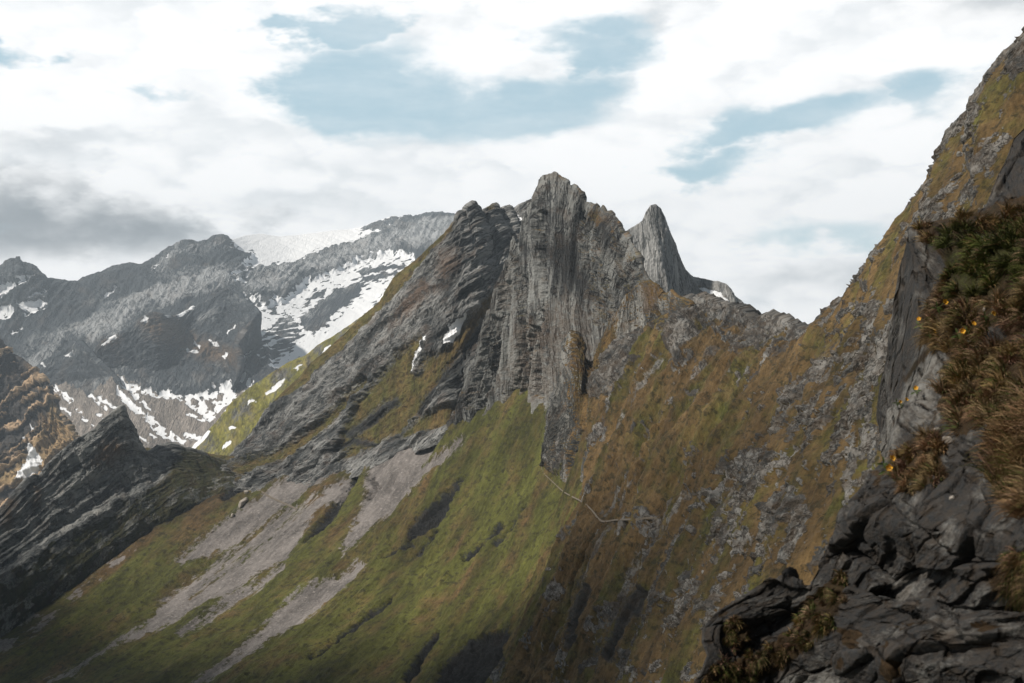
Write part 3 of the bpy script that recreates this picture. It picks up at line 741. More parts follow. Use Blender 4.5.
# ================================================================== green shoulder in the valley
M_MEADOW = rock_mat('alpine_meadow', green=(0.20, 0.19, 0.045), dry=(0.24, 0.19, 0.08), dark=(0.07, 0.07, 0.065), rot=-0.6, stretch=4, scree=(0.25, 0.22, 0.2), moss=(0.07, 0.065, 0.03))
def sh_disp(c): return 1.6 * ridged(c['a'] / 22, c['b'] / 60, 4, 2) + 1.0 * fbm(c['a'] / 6, c['b'] / 10, 3, 8)
def sh_mask(c):
    sn = union(c, [('s',2.2,[(209,432),(200,442),(192,450)]), ('s',2.0,[(284,381),(276,388),(267,394)]), ('s',1.2,[(231,430),(236,428)]), ('s',1.5,[(224,448),(230,442)]), ('s',1.1,[(248,404),(254,400)]), ('s',1.6,[(300,365),(296,370)]), ('s',2,[(318,360),(330,347)]), ('s',1.3,[(226,408),(218,416)])])
    gr = 0.62 + 0.5 * fbm(c['a'] / 12, c['b'] / 30, 3, 31)
    return (gr, enc(sn, 6), 0, 0.30 + 0.5 * fbm(c['a'] / 20, c['b'] / 40, 3, 3)), (0.5, 0, 0.5, 0)
sheet('green_shoulder', [[(150,490,1500),(170,470,1500),(185,452,1500),(200,440,1500),(215,424,1520),(232,402,1540),(250,388,1560),(262,380,1570),(275,371,1580),(290,362,1600),(305,356,1610),(320,344,1630),(340,332,1650),(360,318,1680),(400,300,1700)],
      [(165,560,1350),(200,540,1350),(260,500,1350),(330,450,1400),(400,420,1450),(450,400,1500)]], [0, 1], 260, 160, 250, 130, sh_disp, sh_mask, M_MEADOW,
      label='sunlit yellow green shoulder with thin snow strips behind the ridge', back_len=0.15)

# ================================================================== the distant pinnacle on the right
M_GREY = rock_mat('grey_limestone', dark=(0.085, 0.09, 0.09), light=(0.36, 0.36, 0.35), stretch=7, rot=0.0, bump=1.3, tint=(0.13, 0.10, 0.07), tint_amt=0.3)
def pin_disp(c): return 3.0 * ridged(c['a'] / 26, c['b'] / 90, 4, 102) + 1.5 * ridged(c['a'] / 8, c['b'] / 30, 4, 105) + 0.6 * fbm(c['a'] / 3, c['b'] / 3, 2, 108)
def pin_mask(c):
    sn = union(c, [[(699,290),(715,291),(727,300),(736,310),(733,316),(727,312),(722,305),(707,298)], ('s',1.3,[(705,303),(713,308)])])
    gr = enc(union(c, [[(688,278),(719,285),(735,298),(748,315),(735,330),(700,320),(690,300)], [(628,236),(640,226),(640,240),(632,246)]]), 10) * 0.45
    return (gr, enc(sn, 6), 0, 0.6), (0.62 + 0.4 * fbm(c['a'] / 25, c['b'] / 60, 3, 104), 0.0, 0.5, 0)
sheet('pinnacle', [[(585,330,1000),(600,290,1000),(612,255,1000),(620,238,1000),(626,233,1000),(633,228,1000),(640,224,1000),(644,221,1000),(648,211,1000),(651,207,1000),(655,205,1000),(659,208,1000),(662,213,1000),(665,222,1000),
      (669,233,1000),(674,244,1000),(678,257,1000),(683,268,1000),(688,275,1000),(693,278,1000),(698,279,1000),(708,281,995),(719,283,990),(725,285,990),(729,289,985),(733,296,980),(739,300,980),(744,305,980),(746,312,980),(756,319,970),(775,340,960),(800,360,950)],
      [(590,400,900),(640,410,900),(680,410,900),(740,400,900),(800,395,900)]], [0, 1], 420, 260, 290, 160, pin_disp, pin_mask, M_GREY,
      label='pale grey rock pinnacle rising behind the right side of the main peak', back_len=0.07)

# ================================================================== the left grey massif
M_STR2 = rock_mat('slanted_grey_strata', dark=(0.050, 0.054, 0.055), light=(0.30, 0.30, 0.29), rot=-0.95, stretch=6, bump=1.5, tint=(0.13, 0.08, 0.05), tint_amt=0.35,
                  green=(0.085, 0.085, 0.024), dry=(0.115, 0.078, 0.032))
mas_top = [(190,520,1120,0),(215,478,1120),(228,462,1120),(236,450,1120),(250,433,1110),(262,418,1100),(272,404,1090),(285,390,1080),(298,377,1070),(310,365,1060),(322,354,1050),(333,344,1045),(350,328,1030),(365,315,1020),(380,302,1010),
    (393,280,1000),(404,270,990),(417,260,985),(430,248,980),(441,237,970),(448,230,965),(455,223,960),(460,214,960),(464,214,955),(468,208,950),(473,205,950),(478,209,950),(480.5,216,950),(483,214,950),(487,208,950),(492,205,950),(496,207,950),(500,216,950),
    (504,211,950),(509.5,209,950),(514,213,950),(518,209,960),(523,205,960),(531,200,960),(545,210,950),(580,260,950,1)]
mas_base = foot(FL, [(222,488,0),(262,492),(300,489),(345,478),(400,455),(450,436),(500,425),(590,420,1)], 1.006)
mas_base = [(p[0], p[1], max(p[2], 860) if p[0] > 470 else p[2], *p[3:]) for p in mas_base]
mas_mid = shifted([(215,478,0,0),(270,452,0),(330,412,0),(372,385,0),(430,335,0),(475,300,0),(515,290,0),(600,330,0,1)], None, mas_base, 45)
mas_top = shifted(mas_top, None, mas_base, 110)
GR_MAS = [
  [(456,222),(452,235),(436,253),(418,275),(398,300),(372,325),(345,352),(318,376),(300,392),(282,404),(270,412),(245,440),(225,465),(220,460),(262,410),(330,340),(390,280),(440,232)],
  [(485,206),(492,203),(494,212),(488,214)],
  [(501,287),(497,300),(480,325),(466,350),(452,368),(436,388),(418,408),(404,424),(392,436),(372,442),(352,452),(340,452),(344,430),(358,408),(376,384),(394,362),(410,346),(428,334),(424,350),(412,372),(418,376),(430,356),(446,352),(450,345),(468,320),(484,299)],
  [(415,420),(440,410),(470,405),(460,425),(430,432),(400,440)],
  [(300,440),(318,425),(345,400),(370,378),(372,384),(345,412),(322,436),(300,455),(262,470),(240,478),(230,470),(262,458)],
  [(352,452),(372,430),(400,420),(415,400),(420,408),(405,432),(380,446),(340,465)],
]
RK_MAS = [('s', 4.5, [(497,304),(478,335),(462,358),(440,388),(420,412)]), ('s', 3.0, [(376,446),(352,440),(338,452)]), ('s', 4, [(395,402),(372,420),(350,434)])]
SN_MAS = [[(471,313),(466,322),(458,336),(452,344),(446,347),(446,339),(450,331),(457,325)], [(431,337),(428,346),(423,355),(415,371),(411.5,371),(413,362),(418,351),(425,340)], ('s',1.0,[(516,214),(522,222)])]
def mas_disp(c):
    X = (c['P'][..., 0] / c['w'] * 1.0); Z = -c['P'][..., 2] / c['w']
    p = X * 0.78 + Z * -0.62; q = X * 0.62 + Z * 0.78     # along the beds, across the beds
    wv = 4 * fbm(X / 70, Z / 70, 2, 200)
    sw = 3.2 * saw((q + wv) / 21 + 0.5 * fbm(p / 90, q / 60, 2, 231), 0.2) + 1.6 * saw((q + wv) / 7.7, 0.25)
    beds = sw * sstep(0.02, 0.16, c['V']) + 1.6 * ridged((q + wv) / 17, p / 130, 4, 202, 0.55) + 1.1 * ridged((q + wv) / 5, p / 40, 3, 206)
    big = 7.0 * ridged(c['a'] / 60, c['b'] / 130, 3, 203) + 1.6 * ridged(c['a'] / 7, c['b'] / 16, 3, 208)
    g = sstep(-3, 3, np.minimum(union(c, GR_MAS), -union(c, RK_MAS)))
    carve = -7.0 * sstep(-4, 3, union(c, RK_MAS)) - 3.0 * sstep(-3, 3, union(c, SN_MAS))
    return (beds * (1 - 0.75 * g) + big * (1 - 0.4 * g)) + 0.5 * fbm(X / 3, Z / 3, 2, 209) + carve - 2.0 * g
def mas_mask(c):
    g = np.minimum(union(c, GR_MAS), -union(c, RK_MAS))
    nat = sstep(0.55, 0.8, slope_z(c)) * 6 - 6
    g = np.maximum(g, nat * 0.8 + 2.5 * fbm(c['a'] / 12, c['b'] / 30, 3, 221) - 1.5)
    stain = enc(union(c, [[(448,255),(462,258),(458,275),(449,285),(446,270)], [(430,285),(445,290),(420,315),(395,330),(410,305)]]), 8)
    tone = 0.5 + 0.5 * fbm(c['a'] / 30, c['b'] / 30, 3, 222) + 0.2 * enc(sd(c, [(495,220),(520,215),(510,290),(480,320),(465,310),(490,260)]), 12) - 0.35 * enc(union(c, RK_MAS), 5)
    return (enc(g, 6) * 0.9, enc(union(c, SN_MAS), 5), 0, 0.5 + 0.3 * sstep(400, 480, c['qx'])), (tone, stain * 0.8, 0.45, 0.8 * enc(union(c, RK_MAS), 4))
sheet('left_massif', [mas_top, mas_mid, mas_base], [0, .5, 1], 720, 460, 520, 300, mas_disp, mas_mask, M_STR2,
      label='long grey massif of slanted strata with a green left edge', back_len=0.10, top_smooth=3)

# ================================================================== the main peak
M_TOWER = rock_mat('fluted_limestone', dark=(0.030, 0.032, 0.033), light=(0.225, 0.23, 0.22), stretch=14, bump=2.4, tint=(0.10, 0.065, 0.04), tint_amt=0.35, contrast=1.25)
tow_top = [(440,455,730,0),(448,432,730,.04),(455,405,735),(470,370,740),(485,338,745),(497,306,745),(503,282,745),(508,256,745),(511,242,745),(513.5,236,745,.27),(516,244,745),(518,250,740),(521,238,735),(523,228,730,.32),
    (528,211,725),(532,197,720),(535,192,720),(539,186,720),(543,179,720),(550,174.5,720),(554,171.5,720,.47),(558,174,720),(561,177.5,720),(566,181,720),(570,185,720),(574,184.5,720),(578,188,718),(582,194,716),(585.5,202,715),(592.5,206,712),
    (601,208,710),(603,206,710),(606.5,213,708),(611,213,705),(615,216,703),(619,222,700),(622,230,698),(623.5,236,696),(626.5,234,690),(631,241,688),(638,254,684),(643,265,680),(646,275,678),(651,285,675,.88),(656,305,670),(665,350,660,1)]
tow_mid = [(445,450,690,0),(476,370,680,.15),(497,330,675,.27),(525,300,670,.36),(552,290,665,.47),(590,295,655,.65),(630,320,645,.88),(660,370,630,1)]
tow_base = foot(FL, [(444,440,0),(462,436,.12),(480,430,.2),(498,420,.28),(520,418,.36),(552,412,.47),(600,415,.65),(650,420,.88),(680,420,1)], 1.004)
tow_base = [(p[0], p[1], p[2] + 6 + 26 * float(sstep(490, 545, p[0])) + 110 * float(sstep(550, 610, p[0])), *p[3:]) for p in tow_base]
tow_mid = shifted(tow_mid, None, tow_base, 28)
tow_top = shifted(tow_top, None, tow_base, 62)
GROOVE = [('s', 1.5, [(517,242),(521,270),(524,290),(529,325),(524,360),(512,395)]), ('s', 1.0, [(497,320),(490,345),(482,375),(474,405)]), ('s', 1.0, [(510,270),(508,300),(500,340),(492,380),(482,415)]),
          ('s', 1.2, [(600,235),(602,262),(608,290),(615,320)]), ('s', 1.0, [(623,240),(625,262),(634,290),(637,310)]), ('s', 0.8, [(548,215),(545,260),(548,300),(540,350),(536,395)]),
          ('s', 1.0, [(540,330),(535,345),(528,370),(520,400)]), ('s', 1.0, [(585,215),(588,250),(596,285),(604,320)])]
def tow_disp(c):
    aw = c['a'] + 2.0 * fbm(c['a'] / 30, c['b'] / 90, 3, 300)
    big = 4.0 * ridged(aw / 46, c['b'] / 200, 2, 301, 0.5)
    md = 2.6 * ridged(aw / 12, c['b'] / 210, 3, 303, 0.6)
    fn = 1.3 * ridged(aw / 4.2, c['b'] / 80, 3, 305, 0.65)
    q = aw + 5 * fbm(aw / 25, c['b'] / 120, 3, 331)
    fn = fn + 5.6 * saw(q / 19 + 0.8 * fbm(aw / 60, c['b'] / 300, 2, 333)) + 1.7 * saw(q / 6.3 + 3.1) * (0.7 + fbm(aw / 12, c['b'] / 50, 2, 335)) - 3.5
    iso = 0.4 * ridged(aw / 7, c['b'] / 40, 3, 307, 0.55) + 0.4 * fbm(aw / 2.4, c['b'] / 4, 2, 309)
    gr = -9.0 * sstep(-5, 1.0, union(c, GROOVE))
    lean = 6.0 * fbm(aw / 60, c['b'] / 90, 1, 311)
    top = sstep(-0.05, 0.10, c['V'])
    return (big + md) * (0.45 + 0.55 * top) + fn + iso + gr * top + lean * top
def tow_mask(c):
    g = union(c, [[(550,400),(560,395),(560,440),(540,440)], [(505,395),(520,385),(515,405),(500,412)], [(592,205),(600,209),(612,224),(604,232),(594,222)]], 14)
    nat = sstep(0.5, 0.75, slope_z(c)) * 5 - 5.5
    g = np.maximum(g * 0.45 - 1.5, nat + 2.0 * fbm(c['a'] / 14, c['b'] / 30, 3, 321))
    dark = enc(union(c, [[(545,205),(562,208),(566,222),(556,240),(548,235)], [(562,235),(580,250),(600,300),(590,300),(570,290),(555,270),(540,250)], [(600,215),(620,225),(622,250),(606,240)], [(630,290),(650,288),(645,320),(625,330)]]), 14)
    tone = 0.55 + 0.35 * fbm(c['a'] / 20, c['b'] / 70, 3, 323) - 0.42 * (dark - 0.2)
    stain = 0.55 * enc(union(c, [[(520,320),(560,300),(600,310),(610,350),(570,400),(520,410),(500,380)], [(508,250),(500,300),(490,340),(500,350),(515,300)]]), 20)
    return (enc(g, 6), 0, 0, 0.75), (tone, stain, 0.4, 0)
sheet('main_peak', [tow_top, tow_mid, tow_base], [0, .5, 1], 760, 560, 300, 260, tow_disp, tow_mask, M_TOWER,
      label='tall fluted grey rock peak at the centre of the ridge', back_len=0.07)

# ================================================================== the buttress in front of it
M_BUT = rock_mat('grassy_limestone', dark=(0.045, 0.046, 0.044), light=(0.25, 0.245, 0.225), stretch=8, bump=1.8, tint=(0.11, 0.07, 0.04), tint_amt=0.5, dry=(0.115, 0.072, 0.028), green=(0.08, 0.075, 0.022), contrast=1.3)
but_top = [(544,470,590,0),(547,458,590),(550,440,590),(554,410,590),(560,375,588),(564,342,586),(571,332,584),(578,333,582),(584,345,578),(588,358,574,.30),(592,360,566),(602,344,556),(611,325,546),(621,308,538),(627,297,534),
    (637,289,530),(644,284,526),(651,282,520),(658,286,515),(663,295,512),(668,296,508),(672,291,504),(677,297,500),(684,300,496),(692,303,490),(700,306,484),(720,325,475,1)]
but_mid = [(546,468,560,0),(556,440,545),(572,420,540,.18),(584,410,530,.32),(618,385,505,.55),(650,370,480,.72),(690,360,455,1)]
but_cut = 697
but_base = foot(FL, [(546,460,0),(560,468,.15),(575,478,.3),(592,474,.42),(612,464,.6),(648,440,.8),(690,410,1)], 1.004)
but_mid = [(*q[:2], max(q[2], p[2] * 0.94), *q[3:]) for p, q in zip(but_mid, shifted(but_mid, None, but_base, 18))]
but_top = [(*q[:2], max(q[2], p[2] * 0.94), *q[3:]) for p, q in zip(but_top[:-2], shifted(but_top[:-2], None, but_base, 34))]
def sink(row, x0, px, py):
    d = depth_at(FL, px, py) * 1.02
    o = [(p[0], p[1], p[2] + (d - p[2]) * float(sstep(x0, px, p[0])), *p[3:]) for p in row if p[0] < px - 1]
    return o + [(px, py, d, 1)]
but_top = sink(but_top, 655, 697, 312); but_mid = sink([p[:3] if p[0] > 670 else p for p in but_mid], 650, 690, 345); but_base = sink([p[:3] if p[0] > 670 else p for p in but_base], 630, 684, 385)
BUT_GR = [[(602,348),(612,330),(620,318),(619,350),(612,380),(600,400),(592,425),(582,440),(578,410),(586,380),(592,362)], [(650,370),(672,335),(690,320),(700,330),(700,420),(600,520),(590,490),(618,440),(640,400)]]
BUT_DK = [[(601,385),(604,410),(598,430),(588,455),(578,475),(574,465),(584,430),(594,405)]]  # shadowed crease: carved, and its shade painted into the rock
def but_disp(c):
    aw = c['a'] + 3.0 * fbm(c['a'] / 25, c['b'] / 40, 3, 400)
    r = 4.0 * ridged(aw / 30, c['b'] / 160, 3, 401) + 2.0 * ridged(aw / 9, c['b'] / 60, 3, 403, 0.6) + 1.2 * ridged(aw / 6, c['b'] / 10, 3, 405)
    g = sstep(-4, 4, union(c, BUT_GR))
    carve = -9 * sstep(-5, 3, union(c, BUT_DK)) - 8 * sstep(-6, 1, union(c, [('s', 1.5, [(589,355),(592,372),(587,392)]), ('s', 1.0, [(658,312),(655,340),(648,370),(636,400)])]))
    lean = 6.0 * fbm(aw / 45, c['b'] / 70, 2, 411)
    return r * (1 - 0.5 * g) + carve + lean + 0.5 * fbm(c['a'] / 3, c['b'] / 4, 2, 407)
def but_mask(c):
    nat = sstep(0.4, 0.7, slope_z(c)) * 8 - 5 + 3 * fbm(c['a'] / 10, c['b'] / 22, 3, 421)
    g = np.maximum(np.minimum(union(c, BUT_GR), -union(c, BUT_DK)), nat)
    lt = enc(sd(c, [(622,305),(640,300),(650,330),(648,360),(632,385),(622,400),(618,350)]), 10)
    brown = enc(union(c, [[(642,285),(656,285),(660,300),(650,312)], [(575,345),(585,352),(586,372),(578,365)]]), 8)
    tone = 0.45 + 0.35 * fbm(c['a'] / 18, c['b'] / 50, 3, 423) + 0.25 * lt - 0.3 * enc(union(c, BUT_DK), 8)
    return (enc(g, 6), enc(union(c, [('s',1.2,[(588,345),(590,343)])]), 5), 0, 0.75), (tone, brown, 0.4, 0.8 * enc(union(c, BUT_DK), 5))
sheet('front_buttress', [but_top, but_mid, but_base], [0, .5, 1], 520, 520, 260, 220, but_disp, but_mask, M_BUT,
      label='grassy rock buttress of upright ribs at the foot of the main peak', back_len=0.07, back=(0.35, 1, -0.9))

# ================================================================== the fin on the left
M_FIN = rock_mat('dark_slab_rock', contrast=0.75, dark=(0.055, 0.06, 0.062), light=(0.33, 0.33, 0.31), rot=1.5, stretch=5, bump=1.5, tint=(0.10, 0.07, 0.045), tint_amt=0.3, green=(0.035, 0.038, 0.014), dry=(0.06, 0.045, 0.022))
fin_top = [(-160,620,950,0),(-90,575,960),(-40,540,970),(-15,522,975),(0,512,980),(8,504,982),(16,493,985),(21,487,988),(26,480,990),(34,476,992),(40,477,995),(47,466,1000),(55,459,1003),(63,452,1006),(71,446,1010),(79,439,1014),(87,434,1018),(95,429,1020),
    (100,423,1024),(105,418,1028),(110,415,1030),(116,411,1034),(120,408,1036),(123,406,1038),(125,413,1040),(127,420,1042),(130,431,1046),(132,438,1048),(135,446,1052),(138,453,1055),(140,459,1056),(146,455,1060),(153,451,1066),(158,447,1070),(164,446,1075),(169,444,1080),
    (176,446,1084),(182,450,1088),(190,450,1094),(197,452,1100),(203,454,1104),(206,460,1108),(216,461,1115),(225,464,1120),(236,466,1130),(250,472,1140),(270,490,1150,1)]
fin_mid = [(-150,670,900,0),(-20,590,920,.18),(60,535,955,.4),(130,495,990,.6),(180,475,1020,.75),(230,480,1050,.9),(262,495,1080,1)]
fin_base = foot(FL, [(-130,720,0),(0,650,.2),(60,606,.33),(110,566,.47),(160,530,.64),(205,508,.78),(235,497,.9),(262,484,1)], 1.004)
fin_mid = shifted(fin_mid, None, fin_base, 38)
fin_top = shifted(fin_top, None, fin_base, 75)
def fin_disp(c):
    X = c['a']; Y = c['b']
    led = 2.0 * ridged((X * 0.1 + Y) / 22, X / 140, 4, 601, 0.55)
    cr = 1.5 * ridged(X / 12, Y / 60, 4, 603, 0.6)
    up = sstep(0.65, 0.35, c['V'])
    val, ck = voronoi(X / 14, Y / 12, 606, 0.8)
    qf = X * 0.06 + Y + 3 * fbm(X / 40, Y / 30, 3, 631)
    led = led + (1.7 * saw(qf / 15, 0.3) + 1.0 * saw(qf / 5.1, 0.3)) * 1.0
    step = sstep(0.45, 0.55, c['V'] + 0.06 * fbm(X / 25, X * 0, 3, 609))
    return (led + cr) * (0.4 + 0.6 * up) + 1.1 * val * up + 9 * step * sstep(1.0, 0.8, c['V']) + 0.5 * fbm(X / 3, Y / 3, 3, 607) + 3 * ridged(X / 55, Y / 50, 2, 611)
def fin_mask(c):
    g = sstep(0.50, 0.62, c['V'] + 0.12 * fbm(c['a'] / 18, c['b'] / 12, 3, 621))
    g = g * (0.5 + 0.5 * sstep(-0.1, 0.15, fbm(c['a'] / 20, c['b'] / 9, 3, 623)))
    g = np.maximum(g, 0.8 * enc(sd(c, [(180,450),(206,456),(250,470),(240,490),(200,490),(150,510),(130,512),(165,480)]), 8))
    warm = enc(union(c, [[(34,488),(40,490),(38,508),(33,512)], [(100,445),(118,440),(125,455),(105,465),(90,470)], [(8,500),(14,500),(12,530),(6,535)]]), 6)
    tone = 0.5 + 0.4 * fbm(c['a'] / 20, c['b'] / 16, 3, 625)
    return (g, 0, 0, 0.35), (tone, warm, 0.35, 0)
sheet('rock_fin', [fin_top, fin_mid, fin_base], [0, .5, 1], 560, 240, 430, 110, fin_disp, fin_mask, M_FIN,
      label='dark tilted rock fin with a sharp tip at the lower left', back_len=0.05)

# ================================================================== the crag close by on the right
M_CRAG = rock_mat('cracked_grey_crag', dark=(0.034, 0.035, 0.036), light=(0.22, 0.215, 0.20), rot=0.5, stretch=1.8, bump=1.5, tint=(0.085, 0.062, 0.042), tint_amt=0.4,
                  green=(0.030, 0.030, 0.010), dry=(0.036, 0.023, 0.012), fine=0.95, contrast=1.0, cells=0.030, joints=0.0)
CR_OUT = [(1080,60,17),(1040,98,16.5),(1024,124,16),(1012,138,15.5),(1008,154,15),(1000,168,14.5),(993,187,14),(988,204,13.6),(975,214,13.4),(955,219,13.2),(931,222,13),(915,226,12.8),(906,230,12.6),(903,240,12.4),(901,256,12.2),(901,272,12),(904,290,11.7),(909,308,11.3),
    (916,328,10.9),(924,345,10.6),(924,358,10.4),(912,376,10.2),(904,390,10.0),(893,400,9.9),(888,408,9.8),(884,430,9.6),(880,452,9.5),(872,470,9.4),(864,479,9.3),(850,498,9.2),(836,514,9.1),(833,535,9.0),(822,560,9.0),(808,584,9.0),(792,590,9.1),(778,580,9.2),(770,577,9.3),
    (757,585,9.4),(744,594,9.4),(730,604,9.4),(718,613,9.4),(704,629,9.3),(703,642,9.2),(708,655,9.1),(702,672,9.0),(690,695,8.9),(660,745,8.7),(620,820,8.5)]
CR_OUT = [(p[0] + 10 * float(sstep(236, 262, p[1]) * (1 - sstep(440, 480, p[1]))), p[1], p[2]) for p in CR_OUT]
def cr_row(dx, dy, k, sm): return [(p[0] + dx, p[1] + dy, p[2] * k * (1 + (0.30 * max(0, (p[1] - 500) / 300) if dx else 0))) for p in CR_OUT]
TURF = [
 [(909,229),(931,221),(985,212),(1024,205),(1200,190),(1200,330),(1040,326),(1000,332),(975,345),(945,352),(926,345),(918,322),(930,300),(945,282),(948,262),(938,248),(922,240)],
 [(945,352),(975,350),(1024,338),(1120,340),(1120,400),(1024,420),(985,440),(955,436),(938,410),(938,385),(955,368)],
 [(905,440),(925,434),(945,440),(946,470),(936,492),(906,492),(891,476),(895,455)],
 [(1002,402),(1140,380),(1140,500),(1024,512),(990,486),(1000,450)],
 [(1004,556),(1100,540),(1100,606),(1012,602),(994,578)],
 [(800,606),(822,592),(842,572),(850,605),(820,640),(780,672),(700,700),(706,670),(760,650),(795,625)],
 [(724,622),(738,615),(750,626),(750,642),(736,652),(724,642)], ('s', 3, [(868,470),(885,478),(880,490)]), ('s', 3, [(928,350),(915,366),(906,380)]),
]
CRK = [('s', .8, [(867,350),(860,380)]), ('s', 1.0, [(928,412),(905,408),(893,414),(885,430)]), ('s', .8, [(918,420),(903,440),(893,455)]), ('s', 1.2, [(845,500),(858,520),(866,545),(872,560)]), ('s', .8, [(835,518),(850,532),(862,540)]),
   ('s', 1.6, [(960,440),(985,452),(1005,472),(1024,490)]), ('s', 1.2, [(892,500),(905,520),(925,530),(950,545),(985,560),(1000,575)]), ('s', 2.5, [(912,528),(922,550),(916,570)]), ('s', 3, [(890,540),(885,560),(886,574)]),
   ('s', .8, [(872,490),(868,505),(876,515)]), ('s', 5, [(925,590),(950,610),(960,640),(930,655),(905,640)])]
def cr_disp(c):
    a, b = c['a'], c['b']
    aw = a + 5 * fbm(a / 45, b / 45, 3, 700); bw = b + 5 * fbm(a / 45, b / 45, 3, 701)
    v1, c1 = voronoi(aw / 80 + bw / 200, bw / 62, 702, 1.1)
    v2, c2 = voronoi(aw / 36 + bw / 90, bw / 30, 703, 1.0)
    v3, c3 = voronoi(aw / 15 + bw / 40, bw / 12, 704, 1.0)
    t = sstep(-4, 5, union(c, TURF))
    c['t'] = t
    inn = sstep(-0.02, 0.06, c['V'])
    c2 = c2 + 0.10 * sstep(0.0, 0.3, fbm(a / 30, b / 30, 2, 710))
    r = 17 * v1 + 6.0 * v2 + 0.9 * v3 - 8.0 * sstep(0.06, 0.0, c1) - 4.0 * sstep(0.07, 0.0, c2) - 0.5 * sstep(0.08, 0.0, c3)
    r = r + 4 * fbm(a / 90, b / 90, 2, 705) + 0.9 * ridged(a / 9, b / 7, 4, 706, 0.6)
    r = r - 5.5 * sstep(-2.5, 1.0, union(c, CRK))
    tf = 10 * fbm(a / 35, b / 35, 3, 707) + 3.5 * fbm(a / 9, b / 9, 3, 708) + 5
    return (r * (1 - 0.85 * t) + tf * t) * (0.25 + 0.75 * inn)
def cr_mask(c):
    a, b = c['a'], c['b']
    t = np.maximum(c['t'], 0.8 * sstep(0.22, 0.4, fbm(a / 26, b / 30, 4, 720)) * sstep(560, 640, c['qy']))
    green = enc(union(c, [[(950,262),(985,240),(1024,222),(1024,250),(1000,290),(975,300),(955,285)]]), 12)
    tone = 0.22 + 0.7 * fbm(a / 40, b / 40, 4, 721) + 0.5 * enc(union(c, [[(925,352),(950,352),(945,400),(930,412),(900,440),(885,460),(880,452),(890,408),(906,390)]]), 14)  # shade painted in: low tone over the crag, upper face lifted
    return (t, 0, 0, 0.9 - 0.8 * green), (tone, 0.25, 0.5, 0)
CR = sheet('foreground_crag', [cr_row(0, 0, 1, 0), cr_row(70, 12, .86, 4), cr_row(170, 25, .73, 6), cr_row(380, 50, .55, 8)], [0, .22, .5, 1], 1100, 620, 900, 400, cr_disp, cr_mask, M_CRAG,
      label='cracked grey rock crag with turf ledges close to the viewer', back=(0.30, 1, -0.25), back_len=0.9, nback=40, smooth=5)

# ---- blades of long dry grass on its ledges
def on_surface(ctx, px, py):
    nb = ctx['obj']['_nb']
    if 'scr_' not in ctx:
        P = ctx['Pd'][nb:]; ctx['scr_'] = (P[..., 0] / P[..., 1] * F + 512, 341.5 - P[..., 2] / P[..., 1] * F, P, ctx['N2'][nb:])
    X, Y, P, N = ctx['scr_']
    d = (X - px) ** 2 + (Y - py) ** 2
    near = d < max(4.0, d.min() * 1.5 + 0.01)
    k = np.argmin(np.where(near, P[..., 1], 1e9))
    i, j = np.unravel_index(k, d.shape)
    return P[i, j].copy(), N[i, j].copy()
def blade_mat(name):
    m = bpy.data.materials.new(name); m.use_nodes = True
    T = NT(m.node_tree); b = m.node_tree.nodes['Principled BSDF']
    at = T.new('ShaderNodeAttribute', attribute_name='col')
    T.put(b.inputs['Base Color'], at.outputs['Color'])
    b.inputs['Roughness'].default_value = 0.8; b.inputs['Specular IOR Level'].default_value = 0.2
    return m
M_BLADE = blade_mat('dry_grass_blades')
rng = np.random.default_rng(4)
def blades(name, tufts, label):
    """tufts: (point, normal, count, length, green share)"""
    Vs, Cs = [], []
    for p, n, cnt, L, gr in tufts:
        ang = rng.uniform(0, 2 * math.pi, cnt)
        t1 = np.cross(n, [0, 0, 1.0]); t1 /= np.linalg.norm(t1) + 1e-6; t2 = np.cross(n, t1)
        spread = rng.uniform(0.1, 0.95, cnt)[:, None]
        d = n[None] * (1.1 - spread * 0.6) + spread * (np.cos(ang)[:, None] * t1 + np.sin(ang)[:, None] * t2) + np.array([0, 0, 0.25])
        d /= np.linalg.norm(d, axis=1, keepdims=True)
        base = p[None] + (np.cos(ang)[:, None] * t1 + np.sin(ang)[:, None] * t2) * rng.uniform(0, 0.35, cnt)[:, None] * L
        ln = L * rng.uniform(0.5, 1.15, cnt)[:, None]
        wd = rng.uniform(0.0016, 0.0034, cnt)[:, None] * (1 + p[1] / 12)
        side = np.cross(d, np.array([0, 1.0, 0])); side /= np.linalg.norm(side, axis=1, keepdims=True) + 1e-6
        pts = []
        q = base.copy(); dd = d.copy()
        for k in range(5):
            w_ = wd * (1 - k / 4.6)
            pts += [q - side * w_, q + side * w_]
            q = q + dd * ln / 4
            dd = dd + np.array([0, 0, -0.42]) * (0.6 + k * 0.35); dd /= np.linalg.norm(dd, axis=1, keepdims=True)
        Vs.append(np.stack(pts, 1))
        g = rng.random(cnt) < gr
        c0 = np.where(g[:, None], np.array([[0.10, 0.115, 0.03]]), np.array([[0.32, 0.205, 0.11]]))
        c0 = c0 * rng.uniform(0.25, 1.3, cnt)[:, None] * rng.uniform(0.6, 1.25) * np.array([[1, rng.uniform(0.9, 1.12), rng.uniform(0.8, 1.2)]])
        Cs.append(np.repeat(c0[:, None], 10, 1))
    V = np.concatenate(Vs); Cc = np.concatenate(Cs)
    n = len(V)
    base = (np.arange(n) * 10)[:, None, None]
    q = np.array([[0, 1, 3, 2], [2, 3, 5, 4], [4, 5, 7, 6], [6, 7, 9, 8]])[None]
    Fq = (base + q).reshape(-1, 4)
    me = mesh_np(name, V.reshape(-1, 3), Fq, {'col': ('FLOAT_COLOR', np.concatenate([Cc.reshape(-1, 3), np.ones((n * 10, 1))], 1))})
    return link(name, me, M_BLADE, kind='stuff', label=label, cat='grass')
